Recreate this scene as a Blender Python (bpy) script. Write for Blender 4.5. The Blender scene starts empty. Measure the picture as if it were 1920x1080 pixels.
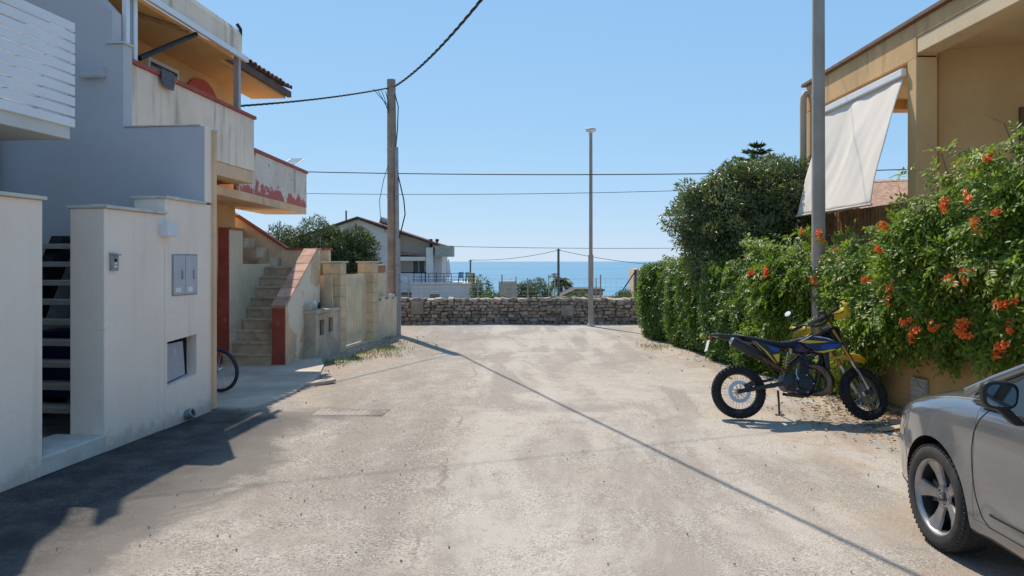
import bpy, bmesh, math, random
import numpy as np
from mathutils import Vector, Matrix, Euler
from mathutils.bvhtree import BVHTree

# ------------------------------------------------------------------ camera, sky, sun, exposure
SC = bpy.context.scene
C = SC.collection
R = math.radians
cam = bpy.data.cameras.new('camera'); cam_o = bpy.data.objects.new('camera', cam); C.objects.link(cam_o)
cam_o.location = (0, 0, 1.8); cam_o.rotation_euler = (R(90), 0, 0)
cam.sensor_width = 36; cam.lens = 36 * 1400 / 1920
cam.shift_y = -50 / 1920
cam.clip_start = 0.05; cam.clip_end = 60000
SC.camera = cam_o
SUN_EL, SUN_AZ = R(54.0), math.atan2(-0.426, 0.905)      # azimuth measured from +Y towards +X
world = bpy.data.worlds.new('World'); SC.world = world; world.use_nodes = True
wn = world.node_tree.nodes; wl = world.node_tree.links
bg = wn['Background']
sky = wn.new('ShaderNodeTexSky'); sky.sky_type = 'NISHITA'; sky.sun_disc = False
sky.sun_elevation = SUN_EL; sky.sun_rotation = SUN_AZ; sky.altitude = 10
sky.air_density = 0.9; sky.dust_density = 0.0; sky.ozone_density = 4.0
# hazy-blue grading of the whole sky: each channel compressed towards the photograph's range
ssep = wn.new('ShaderNodeSeparateColor'); scmb = wn.new('ShaderNodeCombineColor'); wl.new(sky.outputs[0], ssep.inputs[0])
for ch, (ex, k) in enumerate(((.48, .97), (.32, 1.66), (.18, 2.82))):
    pw = wn.new('ShaderNodeMath'); pw.operation = 'POWER'; pw.inputs[1].default_value = ex; wl.new(ssep.outputs[ch], pw.inputs[0])
    ml = wn.new('ShaderNodeMath'); ml.operation = 'MULTIPLY'; ml.inputs[1].default_value = k; wl.new(pw.outputs[0], ml.inputs[0]); wl.new(ml.outputs[0], scmb.inputs[ch])
wl.new(scmb.outputs[0], bg.inputs['Color']); bg.inputs['Strength'].default_value = 0.15
sun = bpy.data.lights.new('sun', 'SUN'); sun_o = bpy.data.objects.new('sun', sun); C.objects.link(sun_o)
sun.energy = 3.45; sun.angle = R(0.53); sun.color = (1.0, 0.905, 0.77)
sd = Vector((math.sin(SUN_AZ) * math.cos(SUN_EL), math.cos(SUN_AZ) * math.cos(SUN_EL), math.sin(SUN_EL)))
sun_o.rotation_euler = sd.to_track_quat('Z', 'Y').to_euler(); sun_o.location = (0, 0, 30)
vs = SC.view_settings; vs.view_transform = 'Standard'; vs.look = 'None'; vs.gamma = 1; vs.exposure = 0.6
vs.use_curve_mapping = False
SC.cycles.use_denoising = True; SC.cycles.max_bounces = 8; SC.cycles.diffuse_bounces = 4
SC.cycles.transparent_max_bounces = 12

# ------------------------------------------------------------------ helpers
rng = random.Random(7)
class MB:
    def __init__(s): s.v = []; s.f = []
    def add(s, vs, fs, M=None):
        b = len(s.v)
        s.v += [tuple(M @ Vector(v)) if M is not None else tuple(v) for v in vs]
        s.f += [tuple(b + i for i in f) for f in fs]
        return s
    def box(s, x0, x1, y0, y1, z0, z1, M=None):
        return s.add([(x0,y0,z0),(x1,y0,z0),(x1,y1,z0),(x0,y1,z0),(x0,y0,z1),(x1,y0,z1),(x1,y1,z1),(x0,y1,z1)],
            [(0,3,2,1),(4,5,6,7),(0,1,5,4),(1,2,6,5),(2,3,7,6),(3,0,4,7)], M)
    def bar(s, a, b, w, h, up=(0,0,1)):
        a = Vector(a); b = Vector(b); d = b - a; L = d.length; d.normalize(); u = Vector(up)
        if abs(d.dot(u)) > .98: u = Vector((1,0,0))
        sd_ = d.cross(u).normalized(); u = sd_.cross(d)
        M = Matrix((sd_, d, u)).transposed().to_4x4(); M.translation = a
        return s.box(-w/2, w/2, 0, L, -h/2, h/2, M)
    def prism(s, poly, axis, lo, hi, M=None):
        n = len(poly)
        def p(a, b, c): return {'x': (c,a,b), 'y': (a,c,b), 'z': (a,b,c)}[axis]
        vs = [p(a,b,lo) for a,b in poly] + [p(a,b,hi) for a,b in poly]
        fs = [tuple(range(n))[::-1], tuple(range(n, 2*n))] + [(i,(i+1)%n,n+(i+1)%n,n+i) for i in range(n)]
        return s.add(vs, fs, M)
    def tube(s, path, r, seg=8, caps=True, closed=False):
        path = [Vector(p) for p in path]; n = len(path)
        rs = r if hasattr(r, '__len__') else [r]*n
        vs = []; prev = None
        for i, p in enumerate(path):
            if closed: t = path[(i+1)%n] - path[i-1]
            else: t = path[min(i+1,n-1)] - path[max(i-1,0)]
            t.normalize()
            if prev is None:
                a = Vector((0,0,1)) if abs(t.z) < .9 else Vector((1,0,0))
                u = t.cross(a).normalized()
            else: u = (prev - t*prev.dot(t)).normalized()
            prev = u; w = t.cross(u)
            for k in range(seg):
                an = 2*math.pi*k/seg
                vs.append(p + (u*math.cos(an) + w*math.sin(an))*rs[i])
        fs = []
        for i in range(n if closed else n-1):
            j = (i+1) % n
            for k in range(seg): fs.append((i*seg+k, i*seg+(k+1)%seg, j*seg+(k+1)%seg, j*seg+k))
        if caps and not closed: fs += [tuple(range(seg))[::-1], tuple(range((n-1)*seg, n*seg))]
        return s.add(vs, fs)
    def lathe(s, prof, seg=24, M=None, caps=True):
        vs = []; n = len(prof)
        for r_, z in prof:
            for k in range(seg):
                an = 2*math.pi*k/seg; vs.append((r_*math.cos(an), r_*math.sin(an), z))
        fs = []
        for i in range(n-1):
            for k in range(seg): fs.append((i*seg+k, i*seg+(k+1)%seg, (i+1)*seg+(k+1)%seg, (i+1)*seg+k))
        if caps: fs += [tuple(range(seg))[::-1], tuple(range((n-1)*seg, n*seg))]
        return s.add(vs, fs, M)
    def mesh(s, name):
        me = bpy.data.meshes.new(name); me.from_pydata(s.v, [], s.f); me.update(); return me
    def build(s, name, mat, parent=None, smooth=False, bevel=0, label=None, kind=None, fix=True):
        me = s.mesh(name)
        if fix:
            bm = bmesh.new(); bm.from_mesh(me); bmesh.ops.recalc_face_normals(bm, faces=bm.faces); bm.to_mesh(me); bm.free()
        return link(name, me, mat, parent, smooth, bevel, label, kind)
def link(name, me, mat, parent=None, smooth=False, bevel=0, label=None, kind=None):
    o = bpy.data.objects.new(name, me); C.objects.link(o)
    if mat is not None and not len(me.materials): me.materials.append(mat)
    if parent is not None: o.parent = parent
    if smooth:
        for p in me.polygons: p.use_smooth = True
        if smooth == 'auto':
            me.set_sharp_from_angle(angle=R(38))
    if bevel:
        b = o.modifiers.new('bevel', 'BEVEL'); b.width = bevel; b.segments = 2; b.limit_method = 'ANGLE'; b.angle_limit = R(40)
    if label: o['label'] = label
    if kind: o['kind'] = kind
    return o
def tag(o, label, cat, group=None, kind='thing'):
    o['label'] = label; o['category'] = cat; o['kind'] = kind
    if group: o['group'] = group
    return o
def thing(name, label, cat, loc=(0,0,0), rotz=0, group=None):
    o = bpy.data.objects.new(name, None); C.objects.link(o); o.location = loc; o.rotation_euler = (0,0,rotz)
    o.empty_display_size = .2
    return tag(o, label, cat, group)
def struct(o): o['kind'] = 'structure'; return o
def share(name, src, parent, loc=(0,0,0), rot=(0,0,0), scale=(1,1,1), mat=None):
    o = bpy.data.objects.new(name, src); C.objects.link(o); o.parent = parent
    o.location = loc; o.rotation_euler = rot; o.scale = scale
    return o
def copy_tree(o, parent=None):
    c = o.copy(); C.objects.link(c); c.parent = parent
    for ch in [x for x in bpy.data.objects if x.parent == o]: copy_tree(ch, c)
    return c
def catenary(a, b, sag, n=24):
    a = Vector(a); b = Vector(b)
    return [a.lerp(b, i/n) - Vector((0,0,sag*4*(i/n)*(1-i/n))) for i in range(n+1)]

# ------------------------------------------------------------------ materials
def nodes(name):
    m = bpy.data.materials.new(name); m.use_nodes = True
    nt = m.node_tree; return m, nt, nt.nodes['Principled BSDF']
def N(nt, typ, **kw):
    n = nt.nodes.new(typ)
    for k, v in kw.items():
        if k in n.inputs: n.inputs[k].default_value = v
        else: setattr(n, k, v)
    return n
def pos(nt, scale=(1,1,1), rotz=0, obj=False):
    mp = N(nt, 'ShaderNodeMapping'); mp.inputs['Scale'].default_value = scale; mp.inputs['Rotation'].default_value = (0,0,rotz)
    if obj: nt.links.new(nt.nodes.new('ShaderNodeTexCoord').outputs['Object'], mp.inputs['Vector'])
    else: nt.links.new(nt.nodes.new('ShaderNodeNewGeometry').outputs['Position'], mp.inputs['Vector'])
    return mp.outputs[0]
def noise(nt, vec, scale, detail=5, rough=.55, dist=0):
    n = N(nt, 'ShaderNodeTexNoise', Scale=scale, Detail=detail, Roughness=rough, Distortion=dist)
    nt.links.new(vec, n.inputs['Vector']); return n.outputs['Fac']
def ramp(nt, fac, lo, hi):
    m = N(nt, 'ShaderNodeMapRange'); m.interpolation_type = 'SMOOTHSTEP'
    m.inputs['From Min'].default_value = lo; m.inputs['From Max'].default_value = hi
    nt.links.new(fac, m.inputs['Value']); return m.outputs[0]
def mix(nt, fac, a, b, blend='MIX'):
    m = N(nt, 'ShaderNodeMix', data_type='RGBA', blend_type=blend)
    for sock, v in ((m.inputs[0], fac), (m.inputs[6], a), (m.inputs[7], b)):
        if hasattr(v, 'is_linked'): nt.links.new(v, sock)
        elif isinstance(v, (int, float)): sock.default_value = v
        else: sock.default_value = (*v, 1) if len(v) == 3 else v
    return m.outputs[2]
def math_n(nt, op, a, b):
    m = N(nt, 'ShaderNodeMath', operation=op)
    for i, v in enumerate((a, b)):
        if hasattr(v, 'is_linked'): nt.links.new(v, m.inputs[i])
        else: m.inputs[i].default_value = v
    return m.outputs[0]
def bump(nt, b, h, strength, dist=.01):
    n = N(nt, 'ShaderNodeBump', Strength=strength, Distance=dist)
    nt.links.new(h, n.inputs['Height']); nt.links.new(n.outputs[0], b.inputs['Normal']); return n
def mul(c, k): return tuple(max(0, min(1, x*k)) for x in c)
MATS = {}
def M(name, col, rough=.7, metal=0, var=.18, scale=3, bmp=.25, bscale=90, stain=None, st=(.52,.72), sscale=1.3, sstretch=(1,1,1), coat=0, spec=.35, obj=False, bdist=.004, island=0):
    if name in MATS: return MATS[name]
    m, nt, b = nodes(name)
    v = pos(nt, obj=obj)
    c = mix(nt, ramp(nt, noise(nt, v, scale), .3, .7), mul(col, 1-var), mul(col, 1+var))
    c = mix(nt, math_n(nt, 'MULTIPLY', ramp(nt, noise(nt, v, scale*14, 3), .45, .75), .35), c, mul(col, 1-1.4*var))
    if stain:
        v2 = pos(nt, sstretch, obj=obj)
        n1 = ramp(nt, noise(nt, v2, sscale, 7, .62, .3), *st)
        c = mix(nt, n1, c, stain)
    if island:
        g = nt.nodes.new('ShaderNodeObjectInfo')
        k = N(nt, 'ShaderNodeMapRange'); nt.links.new(g.outputs['Random'], k.inputs['Value'])
        k.inputs['To Min'].default_value = 1-island; k.inputs['To Max'].default_value = 1+island
        hs = N(nt, 'ShaderNodeHueSaturation'); nt.links.new(k.outputs[0], hs.inputs['Value']); nt.links.new(c, hs.inputs['Color']); c = hs.outputs[0]
    nt.links.new(c, b.inputs['Base Color'])
    b.inputs['Roughness'].default_value = rough; b.inputs['Metallic'].default_value = metal
    b.inputs['Specular IOR Level'].default_value = spec; b.inputs['Coat Weight'].default_value = coat
    if bmp: bump(nt, b, noise(nt, v, bscale, 4, .6), bmp, bdist)
    MATS[name] = m; return m
def leafmat(name, c1, c2, c3=None, rough=.45, trans=.35):
    m, nt, b = nodes(name)
    g = nt.nodes.new('ShaderNodeNewGeometry')
    c = mix(nt, g.outputs['Random Per Island'], c1, c2)
    if c3:
        c = mix(nt, ramp(nt, noise(nt, pos(nt), 1.6, 4), .5, .72), c, c3)
    b.inputs['Roughness'].default_value = rough; b.inputs['Specular IOR Level'].default_value = .4
    nt.links.new(c, b.inputs['Base Color'])
    t = N(nt, 'ShaderNodeBsdfTranslucent'); nt.links.new(mix(nt, .5, c, (.25,.38,.03), 'MIX'), t.inputs['Color'])
    mx = N(nt, 'ShaderNodeMixShader', Fac=trans); out = nt.nodes['Material Output']
    nt.links.new(b.outputs[0], mx.inputs[1]); nt.links.new(t.outputs[0], mx.inputs[2]); nt.links.new(mx.outputs[0], out.inputs['Surface'])
    return m
# ------------------------------------------------------------------ palette
def white_wall():
    m, nt, b = nodes('white render'); v = pos(nt); MATS['white render'] = m
    c = mix(nt, ramp(nt, noise(nt, v, .9, 6, .6), .3, .7), (.90,.75,.62), (.95,.81,.68))
    vs2 = pos(nt, (3.2,3.2,.28)); st = math_n(nt, 'MULTIPLY', ramp(nt, noise(nt, vs2, 1.6, 7, .6), .52, .74), .32)
    c = mix(nt, st, c, (.62,.52,.42))                                   # rain streaks
    sx = N(nt, 'ShaderNodeSeparateXYZ'); nt.links.new(v, sx.inputs[0])
    sp = math_n(nt, 'ADD', sx.outputs[2], math_n(nt, 'MULTIPLY', math_n(nt, 'SUBTRACT', noise(nt, v, 7, 8, .7), .5), .5))
    c = mix(nt, math_n(nt, 'MULTIPLY', ramp(nt, sp, .20, .02), .55), c, (.42,.35,.28))     # mud splashes thrown up from the road
    wv = N(nt, 'ShaderNodeVectorMath', operation='ADD'); nz = N(nt, 'ShaderNodeTexNoise', Scale=2.5, Detail=6, Roughness=.6); nt.links.new(v, nz.inputs['Vector'])
    nt.links.new(nz.outputs['Color'], wv.inputs[0]); nt.links.new(v, wv.inputs[1]); vc = N(nt, 'ShaderNodeTexVoronoi', feature='DISTANCE_TO_EDGE', Scale=.8); nt.links.new(wv.outputs[0], vc.inputs['Vector'])
    cr = math_n(nt, 'MULTIPLY', ramp(nt, vc.outputs['Distance'], .006, .001), ramp(nt, noise(nt, v, .9, 3), .50, .60))
    c = mix(nt, math_n(nt, 'MULTIPLY', cr, .30), c, (.45,.38,.32))       # hairline cracks
    nt.links.new(c, b.inputs['Base Color']); b.inputs['Roughness'].default_value = .88; b.inputs['Specular IOR Level'].default_value = .3
    h = math_n(nt, 'ADD', math_n(nt, 'MULTIPLY', noise(nt, v, 9, 5, .6), 2.0), noise(nt, v, 70, 4, .65)); bump(nt, b, h, .55, .006); return m
white_render = white_wall()
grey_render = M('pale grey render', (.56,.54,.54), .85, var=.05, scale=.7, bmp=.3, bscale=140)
stone_cap = M('limestone coping', (.60,.56,.49), .7, var=.12, scale=5, bmp=.3, stain=(.36,.33,.29), st=(.55,.75), sscale=3)
white_metal = M('white painted metal', (.78,.79,.80), .4, var=.03, bmp=0)
ochre_pl = M('ochre plaster', (.74,.49,.30), .85, var=.12, scale=1.5, bmp=.35, bscale=120, stain=(.42,.30,.17), st=(.55,.8), sscale=1.4, sstretch=(2,2,.4))
orange_pl = M('orange plaster', (.70,.42,.18), .85, var=.1, scale=1.5, bmp=.3, bscale=120)
cream_stain = M('stained cream plaster', (.88,.71,.55), .88, var=.10, scale=1.3, bmp=.4, bscale=110, stain=(.40,.32,.23), st=(.50,.72), sscale=1.9, sstretch=(2.6,2.6,.22))
cream_pl = M('cream plaster', (.70,.55,.37), .88, var=.14, scale=1.6, bmp=.4, bscale=100, stain=(.45,.36,.25), st=(.5,.75), sscale=1.6)
red_paint = M('worn red paint', (.36,.075,.05), .6, var=.2, scale=4, bmp=.3, stain=(.50,.26,.18), st=(.58,.72), sscale=7)
red_flake = M('flaking red and white paint', (.66,.58,.48), .85, var=.1, scale=2, bmp=.4, stain=(.46,.11,.10), st=(.58,.64), sscale=3.2, sstretch=(1,1,.8))
terracotta = M('terracotta', (.58,.33,.23), .8, var=.22, scale=6, bmp=.4, stain=(.58,.40,.30), st=(.5,.75), sscale=5, island=.18)
tile_dark = M('weathered roof tile', (.22,.13,.10), .85, var=.3, scale=8, bmp=.5, stain=(.10,.085,.075), st=(.45,.7), sscale=6, island=.25)
concrete = M('concrete', (.50,.42,.32), .9, var=.2, scale=2.5, bmp=.5, bscale=70, stain=(.33,.27,.20), st=(.5,.72), sscale=2.2)
limestone = M('limestone block', (.68,.51,.31), .88, var=.16, scale=2.5, bmp=.5, bscale=60, stain=(.40,.32,.22), st=(.52,.75), sscale=2.5, island=.06)
pole_conc = M('weathered concrete pole', (.33,.26,.20), .9, var=.18, scale=3, bmp=.4, stain=(.22,.17,.13), st=(.5,.7), sscale=3, sstretch=(4,4,.5))
galv = M('galvanised steel', (.34,.35,.36), .5, metal=.6, var=.15, scale=8, bmp=.1)
pole_grey = M('grey painted pole', (.35,.305,.26), .6, metal=.1, var=.12, scale=2, bmp=.15, stain=(.20,.17,.14), st=(.66,.72), sscale=16)
black_rub = M('black rubber', (.018,.018,.02), .75, var=.3, scale=12, bmp=.3, bscale=60)
black_cable = M('black cable', (.02,.02,.022), .6, bmp=0)
dark_metal = M('dark metal', (.03,.03,.033), .45, metal=.5, var=.2, bmp=.1)
dark_void = M('dark interior', (.012,.013,.016), .9, bmp=0)
def glass_mat(name, tint=(.03,.04,.05), rough=.06):
    if name in MATS: return MATS[name]
    m, nt, b = nodes(name); b.inputs['Base Color'].default_value = (*tint,1); b.inputs['Roughness'].default_value = rough
    b.inputs['Specular IOR Level'].default_value = .8; MATS[name] = m
    # faint dirt so that panes are not perfect
    n = ramp(nt, noise(nt, pos(nt), 9, 5), .4, .8); k = math_n(nt, 'MULTIPLY', n, .12); nt.links.new(math_n(nt, 'ADD', k, rough), b.inputs['Roughness'])
    return m
pane_mat = glass_mat('window glass')

# ------------------------------------------------------------------ ground, road, sea
def road_material():
    m, nt, b = nodes('dusty asphalt')
    v = pos(nt); vs_ = pos(nt, (1.0,.22,1), R(4))
    light = (.475,.425,.365); mid = (.335,.292,.25); dark = (.23,.19,.155)
    big = ramp(nt, noise(nt, pos(nt, (1.0,.42,1), R(5)), .62, 8, .64, .9), .40, .60)
    streak = ramp(nt, noise(nt, vs_, 1.2, 7, .62, .7), .42, .60)
    f1 = math_n(nt, 'ADD', math_n(nt, 'MULTIPLY', big, .55), math_n(nt, 'MULTIPLY', streak, .45))
    med = noise(nt, v, 3.1, 9, .7, .5)
    f2 = ramp(nt, math_n(nt, 'ADD', math_n(nt, 'MULTIPLY', f1, .7), math_n(nt, 'MULTIPLY', med, .6)), .35, .85)
    c = mix(nt, f2, mid, light)
    c = mix(nt, math_n(nt, 'MULTIPLY', ramp(nt, noise(nt, v, .9, 8, .68, 1.2), .60, .72), .4), c, dark)
    # older, coarser lane left of a ragged joint; pale dusty tyre tracks right of it
    sx = N(nt, 'ShaderNodeSeparateXYZ'); nt.links.new(v, sx.inputs[0])
    jx = math_n(nt, 'ADD', sx.outputs[0], math_n(nt, 'MULTIPLY', math_n(nt, 'SUBTRACT', noise(nt, v, 1.3, 8, .65), .5), .55))
    old = ramp(nt, jx, -.40, -.62)
    c = mix(nt, math_n(nt, 'MULTIPLY', old, math_n(nt, 'ADD', .18, math_n(nt, 'MULTIPLY', ramp(nt, med, .38, .6), .42))), c, (.27,.225,.185))
    edge = math_n(nt, 'MULTIPLY', math_n(nt, 'MULTIPLY', old, ramp(nt, jx, -.95, -.55)), ramp(nt, noise(nt, v, 2.2, 6, .6), .45, .6))
    c = mix(nt, math_n(nt, 'MULTIPLY', edge, .7), c, (.50,.445,.375))
    jl = math_n(nt, 'MULTIPLY', ramp(nt, math_n(nt, 'ABSOLUTE', math_n(nt, 'ADD', jx, .60), 0), .030, .004), ramp(nt, noise(nt, v, 1.1, 5), .46, .58))
    c = mix(nt, math_n(nt, 'MULTIPLY', jl, .55), c, (.17,.14,.115))
    for tx, tw_ in ((.50,.16),(.82,.10),(2.0,.22)):
        dx = math_n(nt, 'ABSOLUTE', math_n(nt, 'SUBTRACT', jx, tx), 0)
        tk = math_n(nt, 'MULTIPLY', ramp(nt, dx, tw_, tw_*.3), ramp(nt, noise(nt, vs_, 1.3, 5), .38, .62))
        c = mix(nt, math_n(nt, 'MULTIPLY', tk, .6), c, (.52,.465,.395))
    warm = math_n(nt, 'MULTIPLY', ramp(nt, noise(nt, v, .23, 5, .6), .5, .7), .45)
    c = mix(nt, warm, c, (.40,.345,.285))
    # exposed aggregate
    vo = N(nt, 'ShaderNodeTexVoronoi', Scale=84.0, Randomness=1.0); nt.links.new(v, vo.inputs['Vector'])
    sep = N(nt, 'ShaderNodeSeparateColor'); nt.links.new(vo.outputs['Color'], sep.inputs[0])
    wear = ramp(nt, noise(nt, v, 1.7, 6, .65), .35, .62)
    dk = math_n(nt, 'MULTIPLY', ramp(nt, sep.outputs[0], .62, .78), math_n(nt, 'MULTIPLY', math_n(nt, 'ADD', math_n(nt, 'MULTIPLY', wear, .8), math_n(nt, 'ADD', .1, math_n(nt, 'MULTIPLY', old, .45))), .5))
    c = mix(nt, dk, c, (.15,.125,.10))
    lt = math_n(nt, 'MULTIPLY', ramp(nt, sep.outputs[1], .8, .9), math_n(nt, 'MULTIPLY', wear, .42))
    c = mix(nt, lt, c, (.70,.66,.60))
    # brown earth blown onto the road edges, in ragged patches
    ed = math_n(nt, 'MAXIMUM', ramp(nt, sx.outputs[0], 1.6, 3.6), math_n(nt, 'MULTIPLY', ramp(nt, sx.outputs[0], -1.4, -3.0), ramp(nt, sx.outputs[1], 8.6, 10.5)))
    er = math_n(nt, 'MULTIPLY', ed, ramp(nt, noise(nt, v, 1.4, 9, .7, .8), .42, .62))
    c = mix(nt, math_n(nt, 'MULTIPLY', er, .75), c, (.40,.29,.195))
    blot = math_n(nt, 'MULTIPLY', ramp(nt, noise(nt, v, 5.5, 9, .72, .6), .54, .66), .38)
    c = mix(nt, blot, c, (.235,.195,.16))
    fine = math_n(nt, 'MULTIPLY', ramp(nt, noise(nt, v, 160, 3, .7), .52, .68), .30)
    c = mix(nt, fine, c, (.20,.17,.145))
    # hairline cracks
    vc = N(nt, 'ShaderNodeTexVoronoi', feature='DISTANCE_TO_EDGE', Scale=.45)
    wv = N(nt, 'ShaderNodeVectorMath', operation='ADD'); nz = N(nt, 'ShaderNodeTexNoise', Scale=1.8, Detail=7, Roughness=.65)
    nt.links.new(v, nz.inputs['Vector']); nt.links.new(nz.outputs['Color'], wv.inputs[0]); nt.links.new(v, wv.inputs[1]); nt.links.new(wv.outputs[0], vc.inputs['Vector'])
    cr = ramp(nt, vc.outputs['Distance'], .0035, .0); crm = math_n(nt, 'MULTIPLY', cr, ramp(nt, noise(nt, v, .6, 3), .5, .6))
    c = mix(nt, math_n(nt, 'MULTIPLY', crm, .0), c, (.16,.13,.11))
    # newer asphalt strip by the left wall: dusty edge, wall shadow deepens its colour
    sepp = N(nt, 'ShaderNodeSeparateXYZ'); nt.links.new(v, sepp.inputs[0])
    xd = math_n(nt, 'SUBTRACT', sepp.outputs[0], math_n(nt, 'MULTIPLY', math_n(nt, 'SUBTRACT', sepp.outputs[1], 7.0), .02))
    wob = math_n(nt, 'MULTIPLY', math_n(nt, 'SUBTRACT', noise(nt, v, .8, 8, .65, .6), .5), 1.9)
    asp = ramp(nt, math_n(nt, 'ADD', xd, wob), -2.0, -2.4)
    asp = math_n(nt, 'MULTIPLY', asp, ramp(nt, math_n(nt, 'ADD', sepp.outputs[1], wob), 9.3, 8.6))
    ac = mix(nt, ramp(nt, noise(nt, v, 2.6, 8, .68), .36, .68), (.045,.044,.044), (.115,.105,.095))
    ac = mix(nt, math_n(nt, 'MULTIPLY', dk, .8), ac, (.035,.035,.036)); ac = mix(nt, math_n(nt, 'MULTIPLY', lt, .5), ac, (.30,.28,.26))
    ac = mix(nt, math_n(nt, 'MULTIPLY', ramp(nt, xd, -3.2, -2.3), .70), ac, (.22,.195,.17))  # darkest beside the wall: cast shadow put into the asphalt colour
    c = mix(nt, asp, c, ac)
    nt.links.new(c, b.inputs['Base Color']); b.inputs['Roughness'].default_value = .93; b.inputs['Specular IOR Level'].default_value = .2
    h = math_n(nt, 'ADD', math_n(nt, 'MULTIPLY', noise(nt, v, 75, 4, .7), .8), math_n(nt, 'MULTIPLY', vo.outputs['Distance'], .6))
    bump(nt, b, h, .6, .012); return m
road_mat = road_material()
def soil_material():
    m, nt, b = nodes('dry scrub soil'); v = pos(nt)
    c = mix(nt, ramp(nt, noise(nt, v, .15, 7, .65), .4, .6), (.30,.24,.15), (.12,.14,.06))
    c = mix(nt, ramp(nt, noise(nt, v, 2.3, 6), .45, .7), c, (.36,.30,.20))
    nt.links.new(c, b.inputs['Base Color']); b.inputs['Roughness'].default_value = .95
    bump(nt, b, noise(nt, v, 6, 7, .7), .7, .1); return m
soil = soil_material()
def terrain(y):
    if y < 21.6: return -.012
    return -.012 - min(11.9, .052*(y-21.6) + 0.00002*(y-21.6)**2)
mb = MB()
ys = [-40,-10,0,5,10,15,20,21.6,23,26,30,36,44,54,66,80,100,125,150,180,205,225,300]; xs = [-900,-400,-200,-100,-60,-40,-25,-15,-8,-4,0,4,8,15,25,40,60,100,200,400,900]
for y in ys:
    for x in xs: mb.v.append((x, y, terrain(y) + (rng.uniform(-.12,.12) if y > 23 else 0)))
nx = len(xs)
for j in range(len(ys)-1):
    for i in range(nx-1): mb.f.append((j*nx+i, j*nx+i+1, (j+1)*nx+i+1, (j+1)*nx+i))
struct(mb.build('ground', soil, smooth=True))
# road: one gently uneven sheet
mb = MB(); Lx = np.linspace(-14, 14, 57); Ly = np.linspace(-14, 21.45, 72)
for y in Ly:
    for x in Lx: mb.v.append((x, y, .004*math.sin(x*1.3+y*.7) + .003*math.sin(y*1.9-x*.4)))
for j in range(len(Ly)-1):
    for i in range(len(Lx)-1): mb.f.append((j*57+i, j*57+i+1, (j+1)*57+i+1, (j+1)*57+i))
struct(mb.build('road', road_mat, smooth=True))
def sheet(name, pts, z, mat, jag=.0, seed=1):
    r2 = random.Random(seed); out = []
    for i in range(len(pts)):
        a = Vector(pts[i]); b = Vector(pts[(i+1)%len(pts)]); n = max(1, int((b-a).length/.07)) if jag else 1
        for k in range(n):
            p = a.lerp(b, k/n)
            out.append((p.x + r2.uniform(-jag,jag), p.y + r2.uniform(-jag,jag)))
    m = MB(); m.v = [(x,y,z) for x,y in out]; m.f = [tuple(range(len(out)))]
    return m.build(name, mat)
# concrete apron before the ochre house
conc_light = M('pale concrete', (.50,.43,.345), .92, var=.18, scale=1.6, bmp=.5, bscale=60, stain=(.38,.33,.28), st=(.5,.7), sscale=1.5)
apron = struct(MB().prism([(-3.66,9.04),(-3.15,9.05),(-2.95,10.1),(-3.0,11.6),(-3.22,12.8),(-3.5,13.7),(-7,13.7),(-7,9.1)], 'z', -.02, .035).build('pavement', conc_light, bevel=.012))
# sea
def sea_material():
    m, nt, b = nodes('sea water'); v = pos(nt, (.35,1,1))
    c = mix(nt, ramp(nt, noise(nt, pos(nt,(.2,1,1)), .004, 5), .35, .65), (.085,.22,.33), (.13,.29,.40))
    nt.links.new(c, b.inputs['Base Color']); b.inputs['Roughness'].default_value = .32; b.inputs['Specular IOR Level'].default_value = .25
    bump(nt, b, noise(nt, v, .35, 6, .65), .6, .5); return m
m = MB(); m.v = [(-40000,190,-11.2),(40000,190,-11.2),(40000,45000,-11.2),(-40000,45000,-11.2)]; m.f = [(0,1,2,3)]
struct(m.build('sea', sea_material()))
# ------------------------------------------------------------------ left: white house (frame A: x towards the street, y along it)
TA = -math.atan(.115); OA = (-3.83, 7.016, 0)
w = thing('garden_wall', 'low white rendered garden wall with stepped stone coping, meter doors and gateway', 'wall', OA, TA)
MB().box(-.35,0,-8,-.786,0,2.31).build('wall', white_render, w, bevel=.008)
b_ = MB().box(-.35,0,0,.985,0,2.30); b_.build('wall', white_render, w, bevel=.008)
# far section with the lower niche left open: four blocks round the opening
n0, n1, nz0, nz1 = 1.0, 1.52, .40, .90
f_ = MB()
f_.prism([(.987,0),(1.995,0),(1.995,2.47),(.987,2.47)], 'x', -.35, -.13)
o_ = f_.build('wall', white_render, w)
fr = MB(); fr.prism([(.987,0),(1.995,0),(1.995,.22),(1.52,.22),(.987,.22)], 'x', -.129, 0)
bm_ = MB()
outer = [(.987,0),(1.995,0),(1.995,2.47),(.987,2.47)]; inner = [(1.03,.44),(1.62,.50),(1.62,.96),(1.03,.93)]
vsx = [(0,a,b) for a,b in outer]+[(0,a,b) for a,b in inner]+[(-.13,a,b) for a,b in outer]+[(-.13,a,b) for a,b in inner]
fsx = [(i,(i+1)%4,4+(i+1)%4,4+i) for i in range(4)] + [(8+i,8+(i+1)%4,12+(i+1)%4,12+i) for i in range(4)] + [(i,(i+1)%4,8+(i+1)%4,8+i) for i in range(4)] + [(4+i,4+(i+1)%4,12+(i+1)%4,12+i) for i in range(4)]
bm_.add(vsx, fsx).build('wall_face', white_render, w)
for (a, b, z, nm) in ((-8,-.77,2.312,1), (-.02,.985,2.302,1), (.96,1.79,2.472,1)):
    L = b-a; k = max(1, round(L/1.1))
    for i in range(k):
        MB().box(-.385, .035, a+L*i/k+.003, a+L*(i+1)/k-.003, z, z+.03).build('coping_stone', stone_cap, w, bevel=.004)
MB().box(-.5,.012,-.80,.012,0.005,.165).build('threshold_stone', stone_cap, w, bevel=.01)
MB().box(-.42,-.005,-.784,-.775,.17,.30).build('gate_stop', galv, w)
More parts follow.
